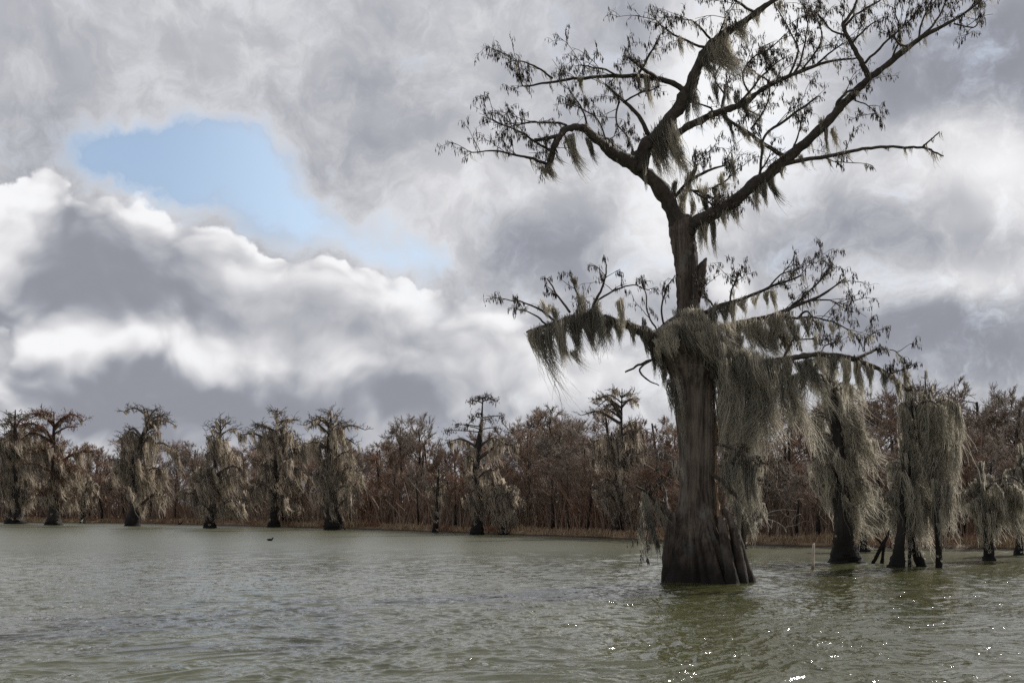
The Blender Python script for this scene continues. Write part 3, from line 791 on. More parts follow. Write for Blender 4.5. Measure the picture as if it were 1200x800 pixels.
    if tufts:
        for (tx, ty, w, h, n) in tufts:
            c = P(tx, ty)
            m_ = n
            dd = RNG.normal(0, 1, (m_, 3)) * np.array([w, w, h]) * sc * .5
            st = c + dd
            e = st + np.stack([RNG.normal(0, .8, m_), RNG.normal(0, .8, m_), -np.abs(RNG.normal(3, 1.5, m_))], -1) * sc
            cr.spindles(st, e, .55 * sc, U(0, .7, m_))
            i = np.argmin(np.abs(hp - (ty + 3)))
            cr.tube(spline(np.array([main[0][i], (main[0][i] + c) / 2 + np.array([0, 0, .8 * sc]), c]), 3), np.linspace(.8, .4, 7) * sc, 4, tint=.2)
            for _ in range(10):
                spray(cr, c + RNG.normal(0, 1, 3) * np.array([w, w, h]) * sc * .3, RNG.normal(0, 1, 3), 5 * sc, .3 * sc, sc, depth=1, tass=False, kids=3, tint=.2)
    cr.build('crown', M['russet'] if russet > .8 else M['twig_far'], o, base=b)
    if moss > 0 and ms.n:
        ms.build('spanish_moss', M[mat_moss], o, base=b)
    RNG = keep
    return o


G = 'cypresses standing in the shallows'
cypress(18, 613.5, 480, [(484, 12, 16), (500, 26, 26), (530, 26, 26), (560, 24, 24), (590, 20, 20)], 'dark mossy cypress at the far left end of the row, dense down to the water', rb=13, nb=44, mL=(12, 34), russet=.35, group=G, mtint=.4)
cypress(63, 615, 482, [(485, 24, 26), (497, 36, 36), (515, 34, 34), (545, 26, 30), (585, 16, 16)], 'broad mossy cypress with a spreading russet top, second from the left end of the row', rb=11, nb=46, mL=(12, 34), russet=.9, group=G, flat_top=.35)
cypress(97, 612.6, 545, [(548, 8, 8), (560, 16, 16), (585, 14, 14)], 'small thin mossy cypress with a white bird at its foot', rb=4, nb=14, mL=(10, 24), group=G)
cypress(126, 611.5, 545, [(548, 6, 6), (570, 12, 12), (585, 8, 8)], 'thin straight dark trunk just left of the flat-topped cypress', rb=2.6, nb=9, mL=(8, 18), moss=.7, group=G)
cypress(156, 616, 478, [(480, 22, 24), (492, 34, 26), (510, 20, 14), (522, 18, 40), (545, 22, 38), (580, 24, 32)], 'mossy cypress with two flat bare plumes spreading from its leaning top', rb=9, nb=40, lean=16, mL=(14, 44), flat_top=.3, group=G,
        trunk=[(155, 620, 9.5), (155, 616, 9), (156, 607, 7.6), (158, 595, 6), (159, 570, 5.6), (160, 545, 6), (164, 525, 5.4), (169, 508, 3.6), (174, 492, 2), (172, 479, .8)])
cypress(246, 618.5, 488, [(490, 5, 9), (505, 14, 16), (520, 12, 14), (530, 16, 30), (560, 28, 34), (598, 26, 30)], 'cone-shaped mossy cypress with a narrow pointed top and drooping skirts', rb=8, nb=42, lean=12, mL=(14, 40), group=G, flat_top=.05, twk=.8)
cypress(321, 617.5, 478, [(480, 8, 12), (490, 22, 16), (505, 32, 22), (530, 24, 32), (560, 24, 32), (592, 24, 26)], 'mossy cypress with a small ragged bare top, to the right of the cone-shaped one', rb=8, nb=42, lean=4, mL=(12, 36), group=G, flat_top=.12)
cypress(391, 620.5, 478, [(480, 10, 14), (492, 22, 30), (510, 26, 36), (535, 28, 32), (560, 24, 30), (598, 14, 28)], 'mossy cypress with a thick dark foot and airy grey top, above a red grass bank', rb=12, nb=42, lean=-4, mL=(14, 42), group=G, flat_top=.2,
        trunk=[(391, 624, 13), (391, 620, 12.2), (391, 612, 11), (390, 603, 9), (388, 590, 6), (387, 560, 5), (386, 530, 4), (386, 505, 2.6), (388, 490, 1.6), (388, 479, .6)])
cypress(511, 623.5, 548, [(552, 6, 6), (562, 12, 12), (590, 10, 10)], 'slender dark cypress trunk left of the tufted cypress', rb=4.2, nb=12, mL=(8, 20), moss=.6, group=G,
        trunk=[(510, 627, 4.6), (510, 623, 4), (511, 610, 3), (512, 590, 2.4), (513, 570, 2), (514, 549, 1.2)])
cypress(560, 626, 464, [(502, 36, 36), (515, 34, 36), (530, 22, 32), (570, 14, 16), (600, 16, 16)], 'tall straight cypress with dark tufts tiered at the top of a clear stem', rb=9, nb=24, mL=(10, 34), moss=.9, group=G,
        trunk=[(559, 630, 9.5), (559, 626, 9), (559, 619, 7.5), (559, 608, 5), (559, 585, 4.2), (558, 550, 5), (561, 520, 5), (564, 500, 2.6), (565, 480, 1.3), (566, 465, .8)],
        tufts=[(553, 469, 6, 4, 55), (561, 465, 6, 3, 50), (570, 464, 7, 4, 60), (579, 468, 5, 5, 50), (553, 488, 6, 5, 50), (560, 484, 4, 4, 24), (574, 490, 7, 4, 55), (588, 487, 5, 5, 40), (547, 499, 7, 4, 40), (536, 497, 5, 4, 26), (526, 504, 8, 4, 40), (582, 501, 9, 6, 50)])
cypress(589, 626, 556, [(560, 8, 8), (572, 20, 18), (590, 18, 18), (604, 16, 16)], 'short shaggy cypress smothered in pale moss, right beside the tufted one', rb=6, nb=34, mL=(16, 34), moss=1.6, group=G, mtint=.8, dens=1.2)
cypress(725, 630, 455, [(458, 14, 16), (470, 34, 30), (486, 34, 40), (515, 32, 34), (545, 28, 34), (575, 28, 32), (605, 18, 24)], 'tall mossy cypress with a bare antler-like top, left of the largest tree', rb=9, nb=44, mL=(12, 40), group=G, flat_top=.2, lean=4)
# nearer ones, right of the largest tree
GR = 'mossy cypresses right of the largest tree'
cypress(990, 659, 412, [(414, 30, 22), (430, 38, 30), (455, 38, 34), (490, 40, 36), (530, 40, 34), (560, 28, 34), (600, 12, 24)], 'dark flared cypress behind the wooden post, draped in long wind-blown moss', rb=19, nb=70, mL=(24, 80), moss=.9, stem=12, dens=1.1, group=GR,
        mat_moss='moss', mtint=.75, drift=.5, twk=.5, rise=(-.15, .3),
        trunk=[(991, 665, 22), (991, 659, 21), (990, 650, 17), (989, 638, 12.5), (988, 620, 11), (987, 590, 12), (984, 550, 11), (981, 510, 9), (977, 470, 7), (974, 440, 4), (973, 415, 1.5)])
cypress(1070, 664, 424, [(428, 8, 8), (438, 9, 20), (455, 12, 34), (480, 14, 40), (510, 16, 42), (555, 22, 26), (600, 20, 22)], 'slumped multi-stemmed cypress cloaked in moss, standing on four dark legs', rb=8, nb=56, stem=16, mL=(16, 96), moss=1.45, dens=1.25, group=GR,
        mat_moss='moss', drift=.22, twk=.5, rise=(-.1, .25), mtint=.8,
        trunk=[(1049, 668, 11), (1051, 663, 10), (1053, 648, 7), (1055, 630, 5.5), (1058, 590, 6), (1063, 540, 7), (1066, 490, 6.5), (1064, 455, 5), (1062, 440, 2), (1058, 425, 1)],
        legs=[[(1083, 668, 6), (1082, 662, 6), (1075, 645, 5), (1069, 625, 5), (1067, 590, 5), (1068, 540, 4), (1072, 490, 2)],
              [(1096, 669, 4), (1096, 664, 4), (1096, 650, 3.6), (1095, 620, 4), (1092, 570, 4), (1086, 520, 3), (1082, 480, 2)],
              [(1067, 666, 2.2), (1067, 660, 2), (1067, 640, 1.8), (1066, 610, 1.5)]])
cypress(1160, 656.5, 540, [(560, 14, 26), (575, 22, 40), (592, 20, 40), (610, 14, 34)], 'low broken-topped cypress with moss blown to the right, near the right edge', rb=8, nb=44, mL=(18, 50), moss=1.3, dens=1.1, group=GR,
        mat_moss='moss', mtint=.7, drift=.3, twk=.4, rise=(-.1, .2),
        trunk=[(1159, 661, 9), (1159, 656, 8), (1159, 646, 6), (1158, 625, 6), (1156, 600, 8), (1153, 580, 8), (1150, 565, 5), (1149, 552, 3), (1148, 541, 1.2)],
        legs=[[(1162, 612, 5), (1166, 590, 5), (1168, 572, 3.5), (1166, 556, 1.5)]])
cypress(1012, 646, 560, [(565, 12, 14), (580, 24, 26), (600, 24, 26)], 'low mossy cypress half hidden between the flared and the four-legged cypress', rb=9, nb=36, mL=(18, 48), moss=1.4, group=GR, mat_moss='moss', drift=.3, twk=.4)
cypress(1195, 650, 520, [(530, 12, 20), (560, 24, 30), (600, 20, 30)], 'mossy cypress cut by the right edge of the picture', rb=7, nb=34, mL=(16, 50), moss=1.2, group=GR, mat_moss='moss', drift=.25, twk=.5)
cypress(870, 643, 520, [(530, 10, 12), (560, 18, 20), (600, 16, 18)], 'small mossy cypress half hidden behind the largest trunk', rb=6, nb=30, mL=(18, 50), moss=1.3, group=GR, mat_moss='moss', drift=.2, twk=.6)


# ================================================================== SHORE, WOOD, GRASS
SHORE = [(-300, 608.5), (-60, 610.8), (0, 611.4), (120, 612.2), (240, 614.5), (330, 617.2), (430, 620), (520, 623.2), (600, 626.2), (700, 630), (780, 634), (860, 638), (930, 640), (1000, 641.5), (1100, 642.5), (1200, 643.5), (1330, 645), (1600, 648), (2600, 656)]
SHX = np.array([s[0] for s in SHORE], float)
SHD = np.array([dist(s[1]) for s in SHORE])


def shoreD(px):
    return np.interp(px, SHX, SHD)


def build_ground():
    xs = np.concatenate([np.linspace(-300, 1400, 260), [1600, 2000, 2600]])
    rr = np.random.default_rng(3)
    D = shoreD(xs) * (1 + 0.004 * np.sin(xs * .11) + 0.004 * np.sin(xs * .037 + 1))
    offs = [(-3, -.7), (-.5, -.12), (0, 0.02), (.35, .2), (1.2, .34), (4, .42), (12, .55), (60, .8), (400, 1.0), (3000, 1.0)]
    V = []
    for (of, z) in offs:
        for i, x in enumerate(xs):
            u = (x - 600) / F
            d = D[i] + of
            V.append((u * d, d, z + (rr.normal(0, .04) if 0 < of < 20 else 0)))
    n = len(xs); m = len(offs)
    i = np.arange(m - 1)[:, None] * n
    j = np.arange(n - 1)[None, :]
    Q = np.stack([i + j, i + j + 1, i + n + j + 1, i + n + j], -1).reshape(-1, 4)
    me = mesh_from('ground', np.array(V), Q)
    mt, N, b = mat_new('shore soil and leaf litter')
    g = N.new('ShaderNodeNewGeometry').outputs['Position']
    n1 = N.noise(g, .5, 5, .6); n2 = N.noise(g, 6, 4, .6)
    c = N.mix(N.smooth(n1, .4, .65), (.09, .055, .035), (.22, .14, .07))
    c = N.mix(N.smooth(n2, .5, .7), c, (.26, .19, .11))
    sx = N.new('ShaderNodeSeparateXYZ'); N.put(sx.inputs[0], g)
    c = N.mix(N.smooth(sx.outputs[2], .04, .16), (.03, .022, .016), c)
    N.put(b.inputs['Base Color'], c)
    b.inputs['Roughness'].default_value = .9
    bp = N.new('ShaderNodeBump'); bp.inputs['Distance'].default_value = .1; N.put(bp.inputs['Height'], n2); N.put(b.inputs['Normal'], bp.outputs[0])
    me.materials.append(mt)
    o = bpy.data.objects.new('ground', me); COL.objects.link(o)
    o['kind'] = 'structure'
    return o


build_ground()

SKY_X = np.array([-150, 0, 50, 90, 140, 200, 240, 300, 350, 420, 450, 480, 520, 560, 600, 622, 650, 700, 740, 775, 830, 900, 960, 1010, 1060, 1110, 1140, 1170, 1200, 1400], float)
SKY_Y = np.array([508, 508, 505, 512, 512, 512, 515, 508, 506, 512, 508, 500, 505, 500, 496, 487, 482, 478, 478, 486, 478, 468, 460, 452, 450, 458, 452, 447, 444, 440], float)


def bare_tree(seed, H, spread, levels=4, thick=.22):
    """bare winter tree: forking limbs and a haze of fine twigs, foot at the origin"""
    r = np.random.default_rng(seed)
    tr, cr = MB(), MB()
    A, B, RA, RB, TT = [], [], [], [], []

    def grow(p, d, L, rad, lev):
        K = 4
        pts = [p]
        for i in range(K):
            d = d + r.normal(0, .16, 3) + np.array([0, 0, .04])
            d = d / np.linalg.norm(d)
            pts.append(pts[-1] + d * L / K)
        pts = np.array(pts)
        if lev >= 2:
            cr.tube(pts, np.linspace(rad, rad * .55, K + 1), 4, cap=False, tint=.25)
        else:
            A.extend(pts[:-1]); B.extend(pts[1:])
            RA.extend(np.linspace(rad, rad * .7, K)); RB.extend(np.linspace(rad * .8, rad * .5, K)); TT.extend([r.uniform(.1, 1)] * K)
        if lev == 0:
            return
        for c in range((9 if lev == 1 else 6) if lev < 3 else 4):
            f = r.uniform(.25, 1)
            i = min(int(f * K), K - 1)
            q = pts[i] + (pts[i + 1] - pts[i]) * (f * K - i)
            dd = (pts[i + 1] - pts[i]); dd /= np.linalg.norm(dd)
            dd = dd + r.normal(0, spread, 3) + np.array([0, 0, .28])
            grow(q, dd / np.linalg.norm(dd), L * r.uniform(.42, .68), max(rad * .5, .016), lev - 1)

    hh = H * r.uniform(.5, .65)
    K = 7
    P = np.column_stack([np.cumsum(r.normal(0, .13, K)), np.cumsum(r.normal(0, .13, K)), np.linspace(0, H * .82, K)])
    tr.tube(P, np.linspace(thick, thick * .3, K), 8, rough=.06)
    for c in range(13):
        f = r.uniform(.18, 1)
        i = min(int(f * (K - 1)), K - 2)
        q = P[i] + (P[i + 1] - P[i]) * (f * (K - 1) - i)
        a = c * 2.4 + r.uniform(-.4, .4)
        d = np.array([math.cos(a), math.sin(a), r.uniform(.25, .9)])
        grow(q, d / np.linalg.norm(d), H * r.uniform(.2, .32) * (1.1 - .5 * f), thick * .42 * (1.1 - .7 * f), levels - 1)
    cr.twigs(np.array(A), np.array(B), np.array(RA), np.array(RB), np.array(TT))
    return tr, cr


def link_copy(src, parent=None):
    c = src.copy()
    COL.objects.link(c)
    if parent is not None:
        c.parent = parent
    return c


PROTO = []
for i, (H, sp, mt) in enumerate([(10, .62, 'wood_red'), (10, .55, 'wood_red'), (10, .7, 'wood_grey'), (10, .6, 'wood_red'), (10, .5, 'wood_grey'), (10, .66, 'wood_red')]):
    tr, cr = bare_tree(70 + i, H, sp, levels=4)
    e = bpy.data.objects.new('bare_tree', None)
    t_ = tr.build('trunk', M['bark_far'])
    c_ = cr.build('crown', M[mt])
    zz = np.array([v.co.z for v in c_.data.vertices])
    PROTO.append((t_, c_, [False, float(np.percentile(zz, 99.3))]))


def place_tree(px, D, top, label, group, k=None, wide=1.0, rng=RNG, grow=None):
    k = int(rng.integers(0, len(PROTO))) if k is None else k
    t_, c_, used = PROTO[k]
    g = .45
    H = (EYE + (HZ - top) / F * D - g)
    o = thing('bare_tree', label, 'tree', ((px - 600) / F * D, D, g - .1), group)
    s = H / used[1]
    o.scale = (s * wide, s * wide, s)
    o.rotation_euler = (0, 0, rng.uniform(0, 6.28))
    if not used[0]:
        used[0] = True
        t_.parent = o; c_.parent = o
    else:
        link_copy(t_, o); link_copy(c_, o)
    return o


r2 = np.random.default_rng(9)
WG = 'bare trees of the wood behind the shore'
WL = 'bare reddish-brown tree in the dense wood behind the far bank'
rows = [(2.5, .62, 26), (9, .8, 27), (17, .92, 27), (27, 1.0, 29)]
for ri, (of, fr, step) in enumerate(rows):
    px = -110 + ri * 9
    while px < 1330:
        x = px + r2.uniform(-8, 8)
        D = shoreD(x)
        D = D + of * (1.0 if D < 110 else 1.4) + r2.uniform(-1.5, 2.5)
        base_y = HZ + (EYE - .45) / D * F
        sky = np.interp(x, SKY_X, SKY_Y)
        top = base_y - (base_y - sky) * fr * r2.uniform(.86, 1.03)
        place_tree(x, D, top, WL, WG, rng=r2, wide=r2.uniform(.9, 1.25))
        px += step * (1.0 if x < 800 else 1.25)
# trees that stand out against the sky
for (x, of, top, k, lab, wd) in [(470, 20, 488, 2, 'bare grey tree rising above the wood, left of a matching pair on the skyline', .9), (496, 18, 484, 4, 'bare grey tree rising above the wood, right of a matching pair on the skyline', .9),
                                 (648, 34, 478, 2, 'rounded bare grey tree crest highest over the wood between the tufted and antler-topped cypresses', 1.1), (1108, 26, 443, 4, 'bare grey tree top above the wood just right of the four-legged cypress', 1.0)]:
    place_tree(x, shoreD(x) + of, top, lab, None, k=k, wide=wd, rng=r2)


def brush():
    """thicket of thin stems at the edge of the wood"""
    mb = MB()
    n = 30000
    x = U(-110, 1330, n)
    D = shoreD(x) + U(2.2, 34, n)
    h = U(.8, 5.2, n) * np.clip(RNG.normal(1, .3, n), .3, 1.7)
    p0 = np.stack([(x - 600) / F * D, D, np.full(n, .3)], -1)
    t = np.linspace(0, 1, 4)[None]
    dx = RNG.normal(0, .3, (n, 1)) * h[:, None]; dy = RNG.normal(0, .2, (n, 1)) * h[:, None]
    P = np.zeros((n, 4, 3)); P += p0[:, None]
    P[..., 0] += dx * t ** 1.5; P[..., 1] += dy * t ** 1.5; P[..., 2] += h[:, None] * (t - .12 * t ** 2)
    W = .0011 * D * U(.6, 1.5, n)
    mb.ribbons(P, W, U(0, 1, n), end=.3)
    tag(mb.build('undergrowth', M['wood_red']), 'dense reddish thicket of bare stems along the foot of the wood', 'undergrowth', kind='stuff')
    # dry grass on the bank
    mb = MB()
    n = 26000
    x = U(-110, 1330, n)
    of = np.abs(RNG.normal(0, 1.4, n)) + .15
    D = shoreD(x) + of
    h = .72 * (U(.2, .75, n) + .35 * (U(0, 1, n) < .2)) * (.75 + .25 * np.sin(x * .05) * np.sin(x * .017 + 1)) * (1.0 + .35 * (x < 500))
    p0 = np.stack([(x - 600) / F * D, D, np.where(of < .5, .1, .28)], -1)
    dx = RNG.normal(.08, .25, (n, 1)) * h[:, None]; dy = RNG.normal(0, .2, (n, 1)) * h[:, None]
    t = np.linspace(0, 1, 3)[None]
    P = np.zeros((n, 3, 3)); P += p0[:, None]
    P[..., 0] += dx * t ** 1.5; P[..., 1] += dy * t ** 1.5; P[..., 2] += h[:, None] * t
    mb.ribbons(P, .0009 * D * U(.6, 1.4, n), U(0, 1, n), end=.2)
    tag(mb.build('dry_grass', M['grass']), 'rust and straw coloured dry grass along the far bank', 'grass', kind='stuff')


brush()

# ================================================================== SMALL THINGS
# wooden post in the water
Dp = dist(666)
b = at(952.5, 666, Dp); b[2] = 0
mb = MB()
ns, hh, r = 10, .88, .055
prof = [(-.4, .058), (0, .058), (.3, .053), (.6, .05), (.8, .047), (.872, .043), (.885, .034)]
V = []
for z, rad in prof:
    for k in range(ns):
        a = k / ns * 6.283
        V.append((rad * (1 + .07 * math.sin(3 * a + 1)) * math.cos(a) + .03 * z, rad * math.sin(a), z + (.02 * math.cos(a) if z > .8 else 0)))
V.append((.03 * .88, 0, .885))
Q = [(i * ns + k, i * ns + (k + 1) % ns, (i + 1) * ns + (k + 1) % ns, (i + 1) * ns + k) for i in range(len(prof) - 1) for k in range(ns)]
e = (len(prof) - 1) * ns
mb.add(V, Q, [(e + k, e + (k + 1) % ns, e + ns) for k in range(ns)])
o = mb.build('post', M['post'])
o.location = b
tag(o, 'pale weathered wooden post with a dark wet foot sticking out of the water', 'post')

# leaning forked snag in the water
Ds = dist(659.5); sc = Ds / F
b = at(1031, 659.5, Ds); b[2] = 0
mb = MB()
for pts in ([(1022, 663, 3.6), (1024, 658, 3.2), (1029, 648, 3), (1035, 637, 3.4), (1040, 628, 2.4), (1043, 618, 1.2)], [(1034, 663, 3.4), (1034, 658, 3), (1035, 646, 2.6), (1037, 634, 2.6)], [(1036, 640, 2), (1030, 633, 1.8), (1026, 630, 1)]):
    q = spline(pts, 5)
    mb.tube(np.array([at(x, y, Ds) for x, y, r in q]), q[:, 2] * sc * .72, 10, rough=.12)
tag(mb.build('snag', M['bark_far'], base=b), 'short dark forked snag leaning out of the water beside the four-legged cypress', 'dead tree').location = b

# bleached fallen branches on the bank
Df = shoreD(915) - .3; sc = Df / F
b = at(915, 612, Df); b[2] = .3
mb = MB()
for pts in ([(884, 616, 1.4), (895, 609, 1.4), (906, 610, 1.3), (918, 617, 1.2), (922, 624, .8)], [(918, 618, 1.2), (932, 615, 1.1), (943, 610, .9)], [(890, 610, 1), (902, 600, .9), (918, 597, .8), (934, 598, .6)], [(905, 610, .8), (904, 620, .7)],
            [(898, 609, .8), (900, 604, .7), (908, 603, .5)], [(926, 616, .8), (930, 606, .6), (938, 602, .5)], [(915, 598, .7), (922, 604, .6), (928, 606, .4)], [(893, 611, .7), (892, 621, .6)], [(911, 613, .7), (912, 622, .6), (910, 632, .5)]):
    q = spline(pts, 4)
    mb.tube(np.array([at(x, y, Df + .3 * math.sin(x)) for x, y, r in q]), q[:, 2] * sc * .55, 6, rough=.1)
tag(mb.build('fallen_branch', M['pale'], base=b), 'bleached fallen branch with crooked twigs leaning over the bank', 'branch').location = b


def sweep(mb, pts, n=12, tint=.3, flat=1.0):
    q = spline(pts, 5)
    mb.tube(q[:, :3] * np.array([1, 1, 1]), q[:, 3], n, tint=tint)


# floating waterbird: one continuous body, tail to bill
Db = dist(633.2); s = 1.0
b = at(316.5, 633.2, Db); b[2] = 0
mb = MB()
sweep(mb, [(-.24, 0, .10, .01), (-.19, 0, .09, .05), (-.08, 0, .08, .105), (.05, 0, .08, .11), (.13, 0, .11, .075), (.165, 0, .17, .045), (.18, 0, .22, .045), (.20, 0, .24, .05), (.235, 0, .235, .03), (.28, 0, .225, .006)])
root = mb.build('waterbird', M['black'])
root.location = b
root.scale = (1.0, 1.0, .85)
tag(root, 'small dark waterbird floating alone on the open lake', 'bird')

# dark bird lifting off near the far bank: body and two raised wings in one mesh
Db = dist(615.0)
b = at(211, 614.5, Db); b[2] = .1
mb = MB()
sweep(mb, [(-.42, 0, .06, .01), (-.32, 0, .07, .05), (-.12, 0, .1, .11), (.08, 0, .13, .11), (.2, 0, .2, .06), (.27, 0, .27, .05), (.33, 0, .28, .05), (.38, 0, .275, .02), (.46, 0, .26, .006)])
for sgn in (-1, 1):
    W_ = [(0, .05, .12, .30), (.5, .22, .5, .30), (.8, .4, .78, .18), (1, .5, .95, .05)]
    V = []
    for t, y, z, c in W_:
        x = sgn * (.08 + .55 * t)
        for (dx, dz) in ((-c * .5, 0), (0, .025), (c * .5, 0), (0, -.02)):
            V.append((x * .9, y * .3 + dx, z + dz))
    Q = [(i * 4 + k, i * 4 + (k + 1) % 4, i * 4 + 4 + (k + 1) % 4, i * 4 + 4 + k) for i in range(3) for k in range(4)] + [(12, 13, 14, 15)]
    mb.add(V, Q, None, .3)
o = mb.build('flying_bird', M['black'])
o.location = b
tag(o, 'dark bird with both wings raised just above the water near the far bank', 'bird')

# white wading bird
Db = dist(612.9)
b = at(96, 612.9, Db); b[2] = 0
e_ = thing('wading_bird', 'tiny white wading bird at the foot of a thin mossy trunk', 'bird', b)
mb = MB()
sweep(mb, [(-.28, 0, .36, .01), (-.2, 0, .38, .06), (-.05, 0, .42, .1), (.08, 0, .48, .09), (.14, 0, .56, .045), (.10, 0, .66, .03), (.12, 0, .74, .028), (.17, 0, .78, .036), (.21, 0, .775, .015)])
mb.tube(np.array([(0, .04, .4), (.02, .04, .2), (0, .04, -.1)]), [.02, .014, .014], 6)
mb.tube(np.array([(0, -.04, .4), (.03, -.04, .2), (.01, -.04, -.1)]), [.02, .014, .014], 6)
mb.build('body', M['white'], e_)
mb = MB(); mb.tube(np.array([(.205, 0, .775), (.26, 0, .765), (.32, 0, .755)]), [.013, .008, .002], 6)
mb.build('bill', M['bill'], e_)


# ================================================================== WATER
def build_water():
    u = np.concatenate([[-60, -12, -3, -1.4, -.95, -.8], np.linspace(-.62, .62, 900), [.8, .95, 1.4, 3, 12, 60]])
    q = np.linspace(1 / 11.3, 1 / 240.0, 1150)
    Dr = np.concatenate([[.4, 2, 4, 6, 8, 9.5, 10.6], 1 / q, [300, 500, 1000, 3000]])
    X = u[None, :] * Dr[:, None]
    Y = np.repeat(Dr[:, None], len(u), 1)
    rowsp = np.gradient(Dr)[:, None]
    colsp = np.full_like(rowsp, .00138) * Dr[:, None]
    fade = np.clip((.61 - np.abs(u)) / .06, 0, 1)[None, :] * np.clip((Dr - 9) / 2.2, 0, 1)[:, None]
    rr = np.random.default_rng(21)
    Z = np.zeros_like(X); GX = np.zeros_like(X); GY = np.zeros_like(X)
    wd = math.radians(-64)     # waves run to the right and toward the viewer
    # slow domain warp so crests are short and broken
    Xw = X + .5 * np.sin(Y * .7 + X * .31) + .35 * np.sin(X * 1.13 - Y * .4 + 2) + .12 * np.sin(3.1 * Y + 1.7 * X)
    Yw = Y + .45 * np.sin(X * .83 + 1.1) + .25 * np.sin(X * 1.9 + Y * .5 + 4) + .1 * np.sin(X * 3.7 - Y * 1.3)
    gust = .78 + .22 * np.sin(X * .21 + Y * .05 + 1) * np.sin(Y * .11 - X * .07)
    for lam in np.geomspace(.12, 1.5, 64):
        k = 2 * math.pi / lam
        th = wd + rr.normal(0, .55 if lam < .8 else .38)
        amp = (.0074 if lam < .55 else .0030) * lam ** .95 * rr.uniform(.5, 1.4)
        att = np.clip((lam / (np.abs(math.sin(th)) * rowsp + np.abs(math.cos(th)) * colsp * 1.0 + 1e-6) - 1.4) / 2.0, 0, 1)
        ph = k * (Xw * math.cos(th) + Yw * math.sin(th)) + rr.uniform(0, 6.28)
        c, s_ = np.cos(ph), np.sin(ph)
        Z += amp * att * c
        GX -= amp * att * s_ * math.cos(th) * .8
        GY -= amp * att * s_ * math.sin(th) * .8
    Z *= fade * gust; GX *= fade; GY *= fade
    V = np.stack([X + GX, Y + GY, Z], -1).reshape(-1, 3)
    m, n = X.shape
    i = np.arange(m - 1)[:, None] * n
    j = np.arange(n - 1)[None, :]
    Q = np.stack([i + j, i + j + 1, i + n + j + 1, i + n + j], -1).reshape(-1, 4)
    k0 = len(V)
    V = np.vstack([V, [(-24, -600, 0), (24, -600, 0), (-1500, -600, 0), (1500, -600, 0), (-1500, 10, 0), (1500, 10, 0)]])
    Q2 = [(k0, k0 + 1, n - 1, 0), (k0 + 2, k0, 0, k0 + 4), (k0 + 1, k0 + 3, k0 + 5, n - 1)]
    me = mesh_from('water', V, np.vstack([Q, Q2]))
    mt, N, b = mat_new('lake water')
    g = N.new('ShaderNodeNewGeometry').outputs['Position']
    big = N.noise(g, .08, 2, .5)
    gy = N.new('ShaderNodeSeparateXYZ'); N.put(gy.inputs[0], g)
    N.put(b.inputs['Roughness'], N.smooth(gy.outputs[1], 18, 70, .055, .30))   # finer wind chop out on the lake
    b.inputs['IOR'].default_value = 1.8
    N.put(b.inputs['Base Color'], N.mix(N.smooth(big, .35, .65), (.049, .051, .019), (.060, .061, .026)))
    v = N.vm('MULTIPLY', g, (1, 1.0, 1))
    n1 = N.noise(v, 2.4, 3, .6, dist=.4)
    n2 = N.noise(v, 9.0, 3, .6, dist=.3)
    h = N.m('ADD', N.m('MULTIPLY', n1, .017), N.m('MULTIPLY', n2, .011))
    paw = N.smooth(N.noise(v, 1.1, 3, .6),   .53, .64)      # cat's paws: patches of steep capillary ripples
    n3 = N.noise(N.vm('MULTIPLY', g, (1, .8, 1)), 13.0, 2, .5)
    h = N.m('ADD', h, N.m('MULTIPLY', N.m('MULTIPLY', n3, paw), .045))
    h = N.m('MULTIPLY', h, N.smooth(gy.outputs[1], 18, 60, 1.0, .12))
    bp = N.new('ShaderNodeBump')
    bp.inputs['Strength'].default_value = 1.0
    bp.inputs['Distance'].default_value = 1.0
    N.put(bp.inputs['Height'], h)
    N.put(b.inputs['Normal'], bp.outputs[0])
    me.materials.append(mt)
    o = bpy.data.objects.new('water', me); COL.objects.link(o)
    o['kind'] = 'structure'


build_water()


# ================================================================== SKY AND LIGHT
SUN_AZ, SUN_EL = math.radians(46), math.radians(38)


